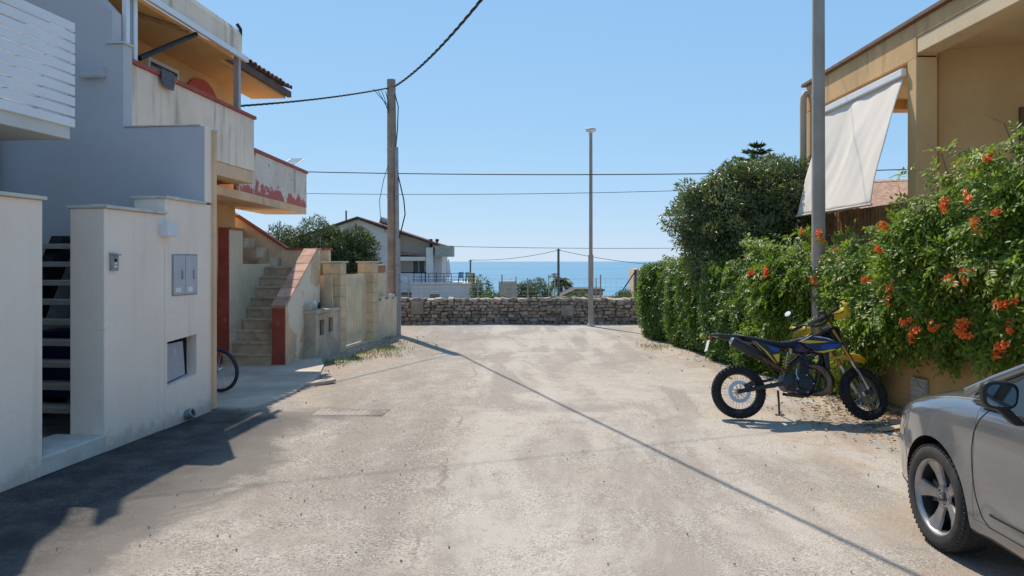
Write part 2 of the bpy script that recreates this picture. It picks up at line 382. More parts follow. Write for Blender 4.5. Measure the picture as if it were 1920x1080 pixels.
# niche panel: loose grey sheet standing askew in the opening
pl = MB().prism([(1.065,.47),(1.50,.515),(1.45,.895),(1.06,.895)], 'x', -.085, -.07); pl.build('niche_panel', M('grey fibre sheet', (.42,.42,.46), .7, var=.08, stain=(.56,.56,.6), sscale=5), w)
MB().box(-.128,-.12,1.0,1.66,.42,.98).build('niche_back', dark_void, w)
# recessed meter doors
md = M('grey cabinet door', (.50,.50,.52), .5, metal=.1, var=.08, bmp=.05)
for i, (a, b) in enumerate(((1.132,1.362),(1.372,1.61))):
    d = MB().box(.002,.014,a,b,1.435,1.865).build('meter_door', md, w, bevel=.003)
    MB().box(.014,.024,a+.155,a+.175,1.60,1.70).build('handle', galv, d)
    MB().box(.0145,.0165,a+.04,a+.14,1.46,1.51).build('notice', white_metal, d)
MB().box(.001,.008,1.115,1.625,1.42,1.88).build('meter_frame', galv, w)
# fittings on the wall
def world_a(x, y, z): return Matrix.Translation(OA) @ Matrix.Rotation(TA,4,'Z') @ Vector((x,y,z))
it = thing('intercom', 'small steel intercom with rain hood on the white gate wall', 'intercom', world_a(.0,.12,1.71), TA)
MB().box(0,.03,-.05,.05,0,.155).build('body', galv, it, bevel=.004)
MB().prism([(0,.17),(.06,.155),(.06,.148),(.0,.155)], 'y', -.055, .055).build('hood', galv, it)
MB().lathe([(.016,0),(.014,.008)], 16, Matrix.Translation((.03,0,.1)) @ Matrix.Rotation(R(90),4,'Y')).build('camera_lens', dark_void, it)
for k in range(2): MB().box(.03,.034,-.02,.02,.03+.03*k,.048+.03*k).build('button', white_metal, it)
lamp_grey = M('grey lamp casing', (.48,.49,.50), .5, var=.05, bmp=.05)
wl_ = thing('wall_lamp', 'pale cube wall lamp above the grey meter doors', 'lamp', world_a(.0,.965,2.07), TA)
MB().box(0,.1,-.095,.095,0,.13).build('casing', M('white lamp casing', (.7,.71,.72), .5, var=.04, bmp=.04), wl_, bevel=.006); MB().box(.01,.09,-.085,.085,-.006,0).build('diffuser', white_metal, wl_)
# hose reel / coil at the wall foot
tp = thing('drain_pipe_stub', 'round grey pipe stub at the foot of the white wall', 'pipe', world_a(.045,1.40,.085), TA)
MB().lathe([(.055,-.045),(.058,-.03),(.058,.04),(.052,.045),(.04,.045),(.038,-.02)], 20, Matrix.Rotation(R(70),4,'Y')).build('pipe', galv, tp, smooth='auto'); MB().lathe([(.037,0),(.001,.001)], 16, Matrix.Rotation(R(70),4,'Y')).build('plug', black_rub, tp)
# white house behind the wall
h = thing('white_house', 'white modern house at far left with slatted balcony railing', 'house', OA, TA)
MB().box(-6,-2.55,-8,1.55,0,7.2).build('wall', grey_render, h)
MB().box(-2.55,-.26,-8,-.115,2.93,3.06).build('balcony_slab', M('white soffit', (.62,.61,.57), .85, var=.05), h, bevel=.005)
zs = [3.045 + i*.099 for i in range(10)]
for z in zs:
    MB().box(-.262,-.232,-8,-.085,z,z+.080).build('railing_slat', white_metal, h, bevel=.003)
for z in zs: MB().box(-1.9,-.275,-.105,-.082,z,z+.088).build('railing_slat', white_metal, h, bevel=.003)
for y in (-6.5,-4.9,-3.3,-1.7,-.12): MB().box(-.31,-.265,y-.02,y+.02,3.06,4.03).build('railing_post', white_metal, h)
wd = MB().box(-2.55,-2.50,-.25,.55,4.3,5.6).build('window', white_metal, h); MB().box(-2.498,-2.49,-.2,.5,4.36,5.5).build('pane', pane_mat, wd)
wd = MB().box(-2.55,-2.50,-.2,.75,.4,2.4).build('door', dark_metal, h)
# open staircase behind the gateway
st_ = thing('open_staircase', 'open white stone steps climbing behind the narrow gateway', 'staircase', world_a(-.5,.35,0), TA)
for k in range(9):
    MB().box(-1.75,.02,k*.135,k*.135+.25,.28+.208*k,.34+.208*k).build('step', M('white stone tread', (.46,.40,.33), .7, var=.15, bmp=.2), st_, bevel=.006)
MB().prism([(.05,0),(.3,0),(1.4,1.9),(1.4,2.1),(1.25,2.1)], 'x', -1.3, -1.15).build('stringer', dark_metal, st_)
MB().box(-2.0,.02,.1,1.35,0.0,.02).build('landing', stone_cap, st_)
# dark blue crate under the stairs
cr = thing('storage_crate', 'dark blue crate stored under the open white steps', 'crate', world_a(-1.25,1.5,.0), TA)
blue_pl = M('dark blue plastic', (.02,.03,.12), .5, var=.1)
MB().box(-.55,.45,-.2,.25,.25,.95).build('body', blue_pl, cr, bevel=.01)
MB().box(-.57,.47,-.22,.27,.95,1.0).build('lid', blue_pl, cr, bevel=.01)
for s_ in (-.5,.4): MB().box(s_-.03,s_+.03,-.2,.25,0,.25).build('foot', dark_metal, cr)
# grey party wall, square to the street
g = thing('party_wall', 'tall shaded grey stepped wall behind the white garden wall', 'wall', OA, TA)
poly = [(-6.2,0),(-.36,0),(-.36,2.5),(-.001,2.5),(-.001,3.40),(-1.02,3.40),(-1.02,4.40),(-1.16,4.40),(-1.16,4.80),(-1.33,4.98),(-1.36,6.05),(-1.52,6.8),(-6.2,6.8)]  # unseen top above the view is raised to throw shadow on the road
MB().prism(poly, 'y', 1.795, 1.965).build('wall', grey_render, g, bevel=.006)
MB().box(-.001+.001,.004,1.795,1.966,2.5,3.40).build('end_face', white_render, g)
MB().box(-1.02,-.05,1.78,1.98,3.401,3.415).build('coping_strip', stone_cap, g)
MB().box(-1.24,-1.0,1.77,1.99,4.401,4.425).build('coping_strip', stone_cap, g)
wl2 = thing('bulkhead_lamp', 'flat grey box lamp high on the shaded grey wall', 'lamp', world_a(-1.38,1.795,4.0), TA)
MB().box(-.15,.14,-.1,0,0,.125).build('casing', lamp_grey, wl2, bevel=.005); MB().box(-.13,.12,-.09,-.01,-.006,0).build('diffuser', white_metal, wl2)
# ------------------------------------------------------------------ ochre house with two balconies (frame B)
TB = -math.atan(.07); OB = (-4.70, 9.0, 0)
def world_b(x, y, z): return Matrix.Translation(OB) @ Matrix.Rotation(TB,4,'Z') @ Vector((x,y,z))
B = thing('ochre_house', 'ochre two storey house with stained cream balcony and red trim', 'house', OB, TB)
XB2 = Matrix.Translation((-.20,2.9,0)) @ Matrix.Rotation(math.atan(.07),4,'Z')      # lower balcony, turned square to the stairs
MB().box(-7,-1.1,.1,5.53,.02,2.86).build('wall', orange_pl, B)
MB().box(-7,-1.1,.1,5.53,3.025,5.14).build('wall', orange_pl, B)
MB().box(-7,-1.09,.1,5.535,2.862,3.022).build('floor_band', ochre_pl, B)
MB().box(-.95,0,-1.8,5.15,2.87,3.02,XB2).build('balcony_slab', ochre_pl, B, bevel=.006)
MB().box(-1.1,-.01,.12,3.83,3.13,3.34).build('balcony_slab', ochre_pl, B, bevel=.006)
pp = MB().box(-.12,0,.12,3.84,3.345,4.235).build('balcony_parapet', cream_stain, B, bevel=.006); MB().box(-1.1,-.125,3.74,3.838,3.345,4.235).build('parapet_end', cream_stain, pp)
k = 5
for i in range(k): MB().box(-.16,.035,.12+3.75*i/k+.002,.12+3.75*(i+1)/k-.002,4.236,4.29).build('coping_tile', red_paint, pp, bevel=.005)
def flaking():
    m, nt, b = nodes('flaking red and white paint'); v = pos(nt); sx = N(nt, 'ShaderNodeSeparateXYZ'); nt.links.new(v, sx.inputs[0])
    n1 = noise(nt, v, 3.0, 8, .7, .4); band = ramp(nt, sx.outputs[2], 3.32, 3.06)
    f = ramp(nt, math_n(nt, 'ADD', n1, math_n(nt, 'MULTIPLY', band, .20)), .585, .625)
    c = mix(nt, ramp(nt, noise(nt, v, 2, 5), .3, .7), (.66,.56,.46), (.78,.68,.57)); c = mix(nt, f, c, (.50,.13,.11))
    nt.links.new(c, b.inputs['Base Color']); b.inputs['Roughness'].default_value = .85; bump(nt, b, math_n(nt, 'ADD', f, noise(nt, v, 60, 4)), .4, .006); return m
red_flake = flaking()
p2_ = MB().box(-.10,0,0.95,5.17,3.022,3.80,XB2).build('balcony_parapet', red_flake, B, bevel=.006); MB().box(-.95,-.105,5.06,5.165,3.022,3.80,XB2).build('parapet_end', red_flake, p2_)
for i in range(5): MB().box(-.13,.035,.95+4.25*i/5+.002,.95+4.25*(i+1)/5-.002,3.802,3.86,XB2).build('coping_tile', red_paint, p2_, bevel=.005)
MB().box(-1.1,-.14,.12,3.355,5.14,5.20).build('soffit', orange_pl, B); MB().box(-1.1,-.385,3.357,6.30,5.14,5.20).build('soffit', orange_pl, B)
MB().prism([(-.12,5.202),(.02,5.202),(.02,5.50),(-.02,5.60),(-.12,5.63)], 'y', .12, 3.32).build('roof_fascia', cream_stain, B, bevel=.01)
MB().box(.03,.09,.1,3.42,5.10,5.185).build('awning_bar', white_metal, B, bevel=.004)
MB().box(-.1,-.01,3.25,3.34,4.29,5.13).build('awning_post', M('mauve grey metal', (.42,.37,.36), .5, var=.05), B, bevel=.004)
MB().tube([(-.15,.62,4.42),(-.02,1.85,5.10)], .035, 10).build('awning_arm', dark_metal, B, smooth='auto'); MB().tube([(-.4,.9,5.10),(-.06,1.7,5.09)], .022, 8).build('awning_arm', M('brown metal', (.30,.17,.10), .5), B)
for y0 in (.16,.33): MB().box(-.1,-.04,y0,y0+.07,4.29,6.2).build('frame_post', white_metal, B, bevel=.003)
MB().box(-.08,-.06,.23,.33,4.29,6.2).build('side_screen_pane', glass_mat('screen glass', (.25,.3,.33), .1), B)
for y0 in (1.0,2.4):
    ww = MB().box(-1.1,-1.05,y0,y0+.9,3.5,4.95).build('window', white_metal, B); MB().box(-1.048,-1.04,y0+.06,y0+.84,3.56,4.89).build('pane', pane_mat, ww)
# red arched door surround
arch = [(3.55,3.03),(4.75,3.03),(4.75,4.60)] + [(4.15+.6*math.cos(a), 4.60+.42*math.sin(a)) for a in np.linspace(.2,math.pi-.2,9)] + [(3.55,4.60)]
ad = MB().prism(arch, 'x', -1.1, -1.06).build('arched_doorway', M('bright red plaster', (.52,.09,.05), .75, var=.12), B)
MB().prism([(3.75,3.03),(4.55,3.03),(4.55,4.45),(4.15,4.7),(3.75,4.45)], 'x', -1.058, -1.05).build('door', dark_metal, ad)
# eave with tiles
rf = MB().prism([(-2.92,6.1),(-.32,5.24),(-.32,5.30),(-2.92,6.18)], 'y', 3.36, 6.40).build('roof', M('grey brown board', (.20,.14,.12), .8), B)
MB().prism([(-.375,5.18),(-.30,5.18),(-.30,5.30),(-.375,5.30)], 'y', 3.36, 6.40).build('eave_board', M('dark eave board', (.14,.09,.08), .8), B)
def barrel_tile():
    t = MB(); n = 7
    for j, (y, r_) in enumerate(((0,.088),(.42,.07))):
        for i in range(n):
            a = math.pi*i/(n-1); t.v.append((-y, r_*math.cos(a), r_*math.sin(a)*.75))
    for i in range(n-1): t.f.append((i,i+1,n+i+1,n+i))
    n2 = len(t.v)
    for j, (y, r_) in enumerate(((0,.074),(.42,.056))):
        for i in range(n):
            a = math.pi*i/(n-1); t.v.append((-y, r_*math.cos(a), r_*math.sin(a)*.75))
    for i in range(n-1): t.f.append((n2+i+1,n2+i,n2+n+i,n2+n+i+1)); t.f.append((i+1,i,n2+i,n2+i+1))
    me = t.mesh('tile'); me.materials.append(tile_dark)
    for p in me.polygons: p.use_smooth = True
    me.set_sharp_from_angle(angle=R(40))
    return me
TILE = barrel_tile(); slope = math.atan((6.18-5.30)/2.6)
for rrow in range(4):
    for k in range(15):
        d = .09 - rrow*.34
        pt = Vector((-.32+d*math.cos(slope)+rng.uniform(-.012,.012), 3.46+.195*k, 5.345 - d*math.sin(slope) + rng.uniform(-.004,.004)))
        share('tile', TILE, rf, pt, (0, slope, rng.uniform(-.02,.02)))
MB().tube([(-.03,3.36,5.45),(.0,3.30,5.62),(-.05,3.28,5.70)], .03, 8).build('gutter_elbow', dark_metal, B, smooth='auto')
# ochre pier that closes the party wall towards this house
MB().box(1.07,1.125,.03,.11,.03,3.36).build('corner_pier', ochre_pl, B); MB().box(.4,1.13,.02,.13,3.361,3.385).build('coping_tile', stone_cap, B)
MB().box(.1,1.07,.04,.12,.03,3.36).build('side_wall', ochre_pl, B)
# plate hung on the coping, wire rack on the lower balcony
hp = thing('hanging_plate', 'flat grey plate hung over the red balcony coping', 'plate', world_b(.045,.95,4.30), TB)
MB().prism([(-.15,.03),(.12,.03),(.17,-.05),(.13,-.2),(-.12,-.2),(-.17,-.1)], 'x', 0, .02).build('plate', M('grey woven', (.12,.12,.13), .8, var=.4, scale=30), hp, bevel=.004); MB().box(-.2,.0,-.15,.12,-.005,.012).build('hook', galv, hp)
rk = thing('wire_rack', 'small wire drying rack sticking up behind the flaking red parapet', 'rack', world_b(-.48,7.3,3.86), 0)
for a, b in (((0,-.25,0),(.08,.18,.2)),((0,-.25,-.0),(.0,-.25,-.6)),((-.3,-.25,0),(-.3,-.25,-.6)),((-.3,-.25,0),(-.22,.18,.2)),((.08,.18,.2),(-.22,.18,.2)),((0,-.25,0),(-.3,-.25,0))): MB().tube([a,b], .008, 6).build('rail', galv, rk)
for t_ in (.2,.4,.6,.8): MB().tube([Vector((0,-.25,0)).lerp(Vector((.08,.18,.2)),t_), Vector((-.3,-.25,0)).lerp(Vector((-.22,.18,.2)),t_)], .006, 6).build('rung', galv, rk)
# ------------------------------------------------------------------ outdoor staircase of the ochre house
S = thing('outdoor_staircase', 'cream outdoor stairs with terracotta topped parapet and red newel', 'staircase', OB, TB)
tread_m = M('worn stone tread', (.58,.44,.30), .85, var=.18, scale=5, bmp=.4, stain=(.33,.25,.18), st=(.5,.7), sscale=4)
for k in range(9):
    y0 = 3.72 + .20*k; z0 = .035 + .185*k
    xl = -.42 if k > 2 else -.50 + .02*k
    o_ = MB().box(xl,.335,y0,y0+.3 if k < 8 else 6.15,z0 if k else .03,z0+.15).build('riser', tread_m, S); MB().box(xl,.337,y0-.025,y0+.3 if k < 8 else 6.15,z0+.15,z0+.185).build('step', tread_m, S, bevel=.006)
for k in range(4):   # second flight climbs towards the house
    x1 = -.42-.26*k; MB().box(x1-.26,x1+.0,5.56,6.15,1.6,1.885+.19*k).build('step', tread_m, S, bevel=.006)
# right parapet
pr = MB().prism([(3.80,.03),(3.80,1.02),(5.42,2.02),(5.62,2.02),(5.62,.03)], 'x', .345, .565).build('parapet', M('patched ochre plaster', (.62,.44,.27), .88, var=.12, bmp=.4, stain=(.74,.64,.50), st=(.50,.54), sscale=1.1), S)
MB().box(.343,.568,3.775,3.80,.03,1.0).build('newel_face', red_paint, S)
dirv = Vector((0,1.62,1.0)); sl = math.atan2(1.0,1.62); L = dirv.length
for k in range(7):
    Mx = Matrix.Translation((0,3.775,1.022)) @ Matrix.Rotation(sl,4,'X')
    MB().box(.325,.588,L/7*k+.004,L/7*(k+1)-.004,0,.03,Mx).build('coping_tile', terracotta, pr, bevel=.005)
MB().box(.325,.588,5.40,5.64,2.022,2.05).build('coping_tile', terracotta, pr, bevel=.005)
# back wall with red coping
bw = MB().prism([(.56,.03),(.56,2.03),(-.30,2.03),(-1.6,2.86),(-1.6,.03)], 'y', 6.15, 6.3).build('back_wall', cream_pl, S)
MB().box(-.30,.59,6.12,6.33,2.032,2.07).build('coping_strip', red_paint, bw)
Mx = Matrix.Translation((-.30,0,2.032)) @ Matrix.Rotation(math.atan2(.83,1.3),4,'Y'); MB().box(-1.56,0,6.12,6.33,0,.04,Mx).build('coping_strip', red_paint, bw)
# left stair wall with red end
lw = MB().box(-.60,-.425,3.80,4.35,.03,2.35).build('side_wall', cream_pl, S); MB().box(-.605,-.42,3.775,3.80,.03,2.38).build('red_end', red_paint, lw); MB().box(-.62,-.40,3.80,4.37,2.352,2.385).build('coping_strip', red_paint, lw)
MB().box(-.60,-.425,4.352,6.14,.03,1.75).build('side_wall', cream_pl, S)
# ------------------------------------------------------------------ piers, gate and walls further along (frame D)
TD = -math.atan(.168); OD = (-3.58, 13.62, 0)
def world_d(x, y, z): return Matrix.Translation(OD) @ Matrix.Rotation(TD,4,'Z') @ Vector((x,y,z))
mw = thing('meter_enclosure', 'low concrete meter enclosure with two open vents beside the stairs', 'enclosure', OD, TD)
MB().box(-.42,-.07,0,1.12,-.02,.84).build('core', concrete, mw)
outer = [(0,-.02),(1.12,-.02),(1.12,.84),(0,.84)]
def plate_with_holes(xa, xb, y0, y1, z0, z1, holes):
    m = MB(); ysx = sorted({y0,y1,*[h[0] for h in holes],*[h[1] for h in holes]}); zsx = sorted({z0,z1,*[h[2] for h in holes],*[h[3] for h in holes]})
    inside = lambda a,b: any(h[0]<=a<h[1] and h[2]<=b<h[3] for h in holes)
    for i in range(len(ysx)-1):
        for j in range(len(zsx)-1):
            if inside(ysx[i],zsx[j]): continue
            m.box(xa,xb,ysx[i],ysx[i+1],zsx[j],zsx[j+1])
    me = m.mesh('p'); bm = bmesh.new(); bm.from_mesh(me); bmesh.ops.remove_doubles(bm, verts=bm.verts, dist=1e-4)
    seen = {}
    for f in bm.faces: seen.setdefault(tuple(sorted(v.index for v in f.verts)), []).append(f)
    bmesh.ops.delete(bm, geom=[f for fs in seen.values() if len(fs) > 1 for f in fs], context='FACES')
    bmesh.ops.recalc_face_normals(bm, faces=bm.faces); bm.to_mesh(me); bm.free(); return me
vents = [(.15,.37,.42,.72),(.56,.78,.45,.74)]
link('face', plate_with_holes(-.07,0,0,1.12,-.02,.84,vents), concrete, mw)
for (a,b,c_,d) in vents:
    vf = link('vent', plate_with_holes(-.03,.006,a-.02,b+.02,c_-.02,d+.02,[(a+.005,b-.005,c_+.005,d-.005)]), concrete, mw)
    MB().box(-.068,-.06,a,b,c_,d).build('vent_back', M('dark brown plate', (.16,.10,.07), .9, var=.3), vf)  # dark brown sheet closing each vent opening from behind
MB().box(-.45,.04,-.04,1.13,.842,.90).build('top_slab', concrete, mw, bevel=.008); MB().box(-.42,-.1,-.02,.25,.901,1.0).build('top_block', concrete, mw, bevel=.01)
for k, (y, l) in enumerate(((.35,.18),(.55,.12))): tag(MB().lathe([(.02,0),(.035,.02),(.03,l*.5),(.012,l)], 10, Matrix.Translation(world_d(-.18,y,.9))).build('bottle', white_metal if k == 0 else dark_metal, smooth=True), ['white plastic bottle on the concrete meter enclosure','dark glass bottle on the concrete meter enclosure'][k], 'bottle')
pn = tag(MB().box(-.02,.0,-.16,.16,0,.62).build('leaning_board', cream_pl, bevel=.003), 'cream board leaning on the nearer limestone gate pier', 'board'); pn.location = world_d(-.2,.98,.905); pn.rotation_euler = (R(-4),0,TD+R(70))
def pier(name, label, y0, y1, x0=-.37):
    t = thing(name, label, 'gate pier', world_d(0,y0,0), TD, 'limestone gate piers')
    n = 8; hh = 1.77/n
    for i in range(n): MB().box(x0,0,0,y1-y0,hh*i+(0 if i else -.02),hh*(i+1)-.006).build('stone_block', limestone, t, bevel=.006)
    MB().box(x0+.012,-.012,.012,y1-y0-.012,0,1.768).build('core', concrete, t)
    MB().box(x0-.035,.035,-.035,y1-y0+.035,1.771,1.80).build('cap', stone_cap, t, bevel=.004)
pier('gate_pier', 'limestone gate pier behind the concrete meter enclosure', 1.15, 1.45)
pier('gate_pier', 'limestone gate pier standing next to the wall by the utility pole', 3.02, 3.32)
gt = thing('garden_gate', 'cream slatted metal gate between the two limestone piers', 'gate', world_d(-.2,1.47,0), TD)
gm = M('cream gate paint', (.62,.54,.38), .6, var=.1)
for z in (.25,1.40): MB().box(-.02,.02,0,1.53,z,z+.05).build('rail', gm, gt)
for k in range(17): MB().box(.021,.036,.02+.09*k,.085+.09*k,.06,1.53).build('slat', gm, gt, bevel=.002)
MB().box(-.5,.2,-.0,1.53,-.02,.045).build('threshold', concrete, gt, bevel=.008)
gw = thing('roadside_wall', 'low rough plastered wall running from the pier to the utility pole', 'wall', OD, TD)
poly = [(3.33,-.02),(4.72,-.02),(4.72,.92)] + [(4.72-1.39*t_, .92+.05*math.sin(t_*19)*(.5+t_)+.02*t_) for t_ in np.linspace(.06,.97,15)] + [(3.33,.97)]
MB().prism(poly, 'x', -.12, 0).build('wall', cream_pl, gw)
MB().box(-.38,-.2,3.34,4.45,0,1.53).build('upper_wall', cream_pl, gw, bevel=.006)
for i in range(4): MB().box(-.37,-.19,3.42+.24*i,3.655+.24*i,1.532,1.70).build('brick', M('orange brick', (.46,.22,.12), .85, var=.2, island=.15), gw, bevel=.006)
MB().box(-.39,-.17,3.38,4.42,1.702,1.722).build('coping_slab', stone_cap, gw)
for i, y in enumerate((3.45,3.75,4.1,4.4)): MB().prism([(-.1,0),(-.1,.2),(.0,.24),(.02,.03)], 'z', .955, .985+.01*i, Matrix.Translation((-.01,y-.1,0))).build('loose_stone', stone_cap, gw)
# ------------------------------------------------------------------ utility pole with conduit and loose cables
UP = Vector((-2.95, 18.42, 0))
up = thing('utility_pole', 'tall round concrete utility pole with conduit and trailing cables', 'utility pole', UP)
MB().tube([(0,0,-.02),(0,0,3),(-.03,0,6.28)], [.135,.125,.105], 16).build('shaft', pole_conc, up, smooth='auto')
MB().tube([(.15,-.17,-.02),(.15,-.16,1.0),(.135,-.12,3.0),(.11,-.09,4.6)], .048, 10).build('conduit', galv, up, smooth='auto')
MB().tube([(.20,-.12,-.02),(.20,-.12,1.3),(.17,-.10,2.4)], .03, 8).build('conduit', galv, up, smooth='auto')
MB().tube([(.1,-.1,4.6),(.14,-.12,5.0),(.16,-.1,5.6),(.08,-.1,5.9)], .014, 6).build('cable', black_cable, up)
MB().tube([(.1,-.1,4.5),(.16,-.12,3.9),(.3,-.12,3.3),(.33,-.12,2.95),(.22,-.12,2.5),(.18,-.12,2.35)], .016, 6).build('cable', black_cable, up)
MB().tube([(-.08,-.08,4.2),(-.2,-.1,3.8),(-.3,-.1,3.3),(-.28,-.1,2.9),(-.15,-.1,2.5)], .008, 6).build('cable', black_cable, up)
for z in (1.55,3.4,4.55,5.9,6.05): MB().lathe([(.137-.004*z,-.012),(.139-.004*z,.012)], 16, Matrix.Translation((-.005*z,0,z)), caps=True).build('clamp_band', galv, up)
for k in range(4): MB().tube([(-.45+.1*k,-.1,6.03-.02*k),(-.3+.07*k,-.12,5.85-.05*k),(-.18+.03*k,-.12,5.72-.08*k),(-.08,-.1,5.62-.06*k)], .009, 6).build('jumper', black_cable, up)
MB().tube([(-.1,-.1,6.1),(.14,-.12,6.12)], .02, 8).build('anchor_hook', galv, up)
def cable(label, a, b, sag, r_, n=28, twist=0):
    pts = catenary(a, b, sag, n)
    if twist:
        m = MB()
        for ph in (0, 2.09, 4.19):
            m2 = []
            pp_ = catenary(a, b, sag, n*6)
            for i, p in enumerate(pp_):
                an = i*twist+ph; m2.append(p + Vector((math.cos(an)*.5, math.cos(an)*.6, math.sin(an)))*r_*.8)
            m.tube(m2, r_*.62, 5)
    else: m = MB().tube(pts, r_, 6)
    return tag(m.build('overhead_cable', black_cable, smooth=True), label, 'cable', 'overhead cables')
cable('thick twisted cable from pole top towards upper right over the road', UP+Vector((.08,-.1,6.1)), (4.2,-3.0,7.6), 1.05, .021, 40, .55)
cable('twisted cable from the pole top to the stained cream balcony', UP+Vector((-.1,-.1,6.05)), world_b(-.2,3.6,4.42), .05, .015, 24, .5)
cable('long dark cable across the sky at mid height behind the pole', (-9,20.2,4.32), (14,19.2,4.30), .22, .014)
cable('thin lower cable across the sky below the long dark cable', (-9,20.6,3.75), (14,19.0,4.10), .30, .008)
cable('thin high overhead cable whose faint shadow crosses the road', (-9,9.53,8.0), (12,17.4,8.0), .1, .007)
# ------------------------------------------------------------------ dry stone wall at the end of the road
sw = thing('dry_stone_wall', 'low dry stone wall closing the end of the road before the sea', 'wall', (0,21.45,0), 0)
stone_m = M('dry stone', (.30,.245,.19), .92, var=.25, scale=7, bmp=.7, bscale=30, stain=(.38,.32,.25), st=(.5,.7), sscale=4, island=.35, bdist=.02)
stone_l = M('pale top stone', (.36,.315,.26), .92, var=.22, scale=7, bmp=.7, bscale=30, island=.25, bdist=.02)
def stone_mesh(seed, mat):
    r2 = random.Random(seed); bm = bmesh.new(); bmesh.ops.create_cube(bm, size=1)
    bmesh.ops.bevel(bm, geom=bm.edges[:], offset=.13, segments=1, affect='EDGES')
    for v in bm.verts: v.co += Vector([r2.uniform(-.09,.09) for _ in range(3)])
    me = bpy.data.meshes.new('stone'); bm.to_mesh(me); bm.free(); me.materials.append(mat); return me
STN = [stone_mesh(i, stone_m) for i in range(9)]; STL = [stone_mesh(20+i, stone_l) for i in range(5)]
r3 = random.Random(11)
MB().box(-14,14,.05,.32,-.05,.70).build('core', M('wall core soil', (.16,.13,.11), .95, var=.3), sw)  # plain dark brown filling behind the stones
heights = [.095,.10,.095,.095,.09,.09,.085]; z = -.01
rest = MB()
for ri, hh in enumerate(heights):
    x = -13.9 + r3.uniform(0,.2)
    while x < 13.9:
        wd_ = r3.uniform(.10,.27); hz = hh*r3.uniform(.85,1.12); dep = r3.uniform(.26,.34)
        loc = (x+wd_/2, .13+r3.uniform(-.035,.03), z+hh/2+r3.uniform(-.012,.012)); rot = (r3.uniform(-.1,.1), r3.uniform(-.12,.12), r3.uniform(-.12,.12)); scl = (wd_*.98, dep, hz)
        if -3.35 < loc[0] < 3.9 : share('stone', r3.choice(STN), sw, loc, rot, scl)
        else:
            me = r3.choice(STN); Mx = Matrix.LocRotScale(Vector(loc), Euler(rot), Vector(scl)); rest.add([v.co for v in me.vertices], [tuple(p.vertices) for p in me.polygons], Mx)
        x += wd_ + r3.uniform(0,.012)
    z += hh
x = -13.9
while x < 13.9:
    wd_ = r3.uniform(.12,.27); hz = r3.uniform(.08,.13)
    loc = (x+wd_/2, .15+r3.uniform(-.03,.03), z+hz*.42); rot = (r3.uniform(-.15,.15), r3.uniform(-.2,.2), r3.uniform(-.4,.4)); scl = (wd_, r3.uniform(.3,.42), hz)
    if -3.35 < loc[0] < 3.9: share('stone', r3.choice(STL), sw, loc, rot, scl)
    else:
        me = r3.choice(STL); Mx = Matrix.LocRotScale(Vector(loc), Euler(rot), Vector(scl)); rest.add([v.co for v in me.vertices], [tuple(p.vertices) for p in me.polygons], Mx)
    x += wd_
rest.build('outer_stones', stone_m, sw, kind='stuff')
for x_, w_, z0, z1 in ((-2.72,.36,.28,.66),(1.58,.34,.24,.54)): MB().box(x_-w_/2,x_+w_/2,-.075,.12,z0,z1).build('mortar_block', M('grey mortar block', (.27,.245,.21), .9, var=.2), sw, bevel=.015)
# ------------------------------------------------------------------ street lamps
def street_lamp(label, x, y, h, r0, r1, head):
    t = thing('street_lamp', label, 'street lamp', (x,y,0), 0, 'street lamps')
    MB().tube([(0,0,-.02),(0,0,h*.37),(0,0,h*.371),(0,0,h)], [r0,r0*.97,r1*1.15 if h < 6 else r0*.965,r1], 14).build('post', pole_grey, t, smooth='auto')
    MB().lathe([(r0*1.25,-.02),(r0*1.25,.06),(r0*1.05,.08)], 14).build('base_collar', concrete, t)
    MB().box(-r0*.5,r0*.5,-r0-.006,-r0*.8,.9,1.15).build('hatch', galv, t)
    MB().lathe([(.03,h-.02),(.05,h+.02),(.13,h+.05),(.145,h+.09)], 20, caps=True).build('lamp_bowl', M('lamp diffuser', (.75,.74,.70), .3, bmp=0), t, smooth='auto')
    MB().lathe([(.15,h+.092),(.14,h+.115),(.08,h+.14),(.0,h+.15)], 20).build('lamp_cap', head, t, smooth='auto')
street_lamp('slender street lamp with disc head before the dry stone wall', 2.19, 20.75, 5.36, .075, .045, galv)
street_lamp('thick grey lamp post rising out of the hedge beside the white awning', 4.33, 10.55, 8.0, .094, .078, galv)
# ------------------------------------------------------------------ right: ochre garden wall and house
TW = math.atan(.12); OW = (4.95, 8.0, 0)
def xw(y): return 4.95 - .12*(y-8)
def world_w(x, y, z): return Matrix.Translation(OW) @ Matrix.Rotation(TW,4,'Z') @ Vector((x,y,z))
gwall = thing('garden_wall', 'ochre garden wall under the flowering hedge behind the motorbike', 'wall', OW, TW)
och_wall = M('ochre wall paint', (.50,.33,.15), .88, var=.14, scale=1.4, bmp=.5, bscale=70, stain=(.36,.30,.22), st=(.5,.72), sscale=1.8, sstretch=(1,1,1.6))
MB().box(0,.25,-6,10.6,-.02,1.72).build('wall', och_wall, gwall); MB().box(-.03,.28,-6,10.62,1.722,1.76).build('coping_strip', stone_cap, gwall)
vb = thing('wall_vent_box', 'grey ventilation box low on the ochre wall near the silver car', 'vent box', world_w(-.002,.85,.08), TW)
MB().box(-.05,0,-.13,.13,0,.34).build('frame', M('grey vent plastic', (.42,.43,.42), .5, var=.1), vb, bevel=.006)
for k in range(5): MB().box(-.062,-.05,-.11,.11,.03+.06*k,.065+.06*k).build('louvre', galv, vb)
RH = thing('ochre_villa', 'ochre flat roofed villa with shaded porch behind the hedge', 'house', (5.6,10.34,0))
vil = M('villa plaster', (.62,.395,.195), .88, var=.1, scale=1.2, bmp=.35, bscale=90, stain=(.40,.26,.14), st=(.50,.74), sscale=1.8, sstretch=(2.8,2.8,.22))
vil_in = M('porch plaster', (.60,.41,.20), .88, var=.08, scale=1.2, bmp=.3, bscale=90)
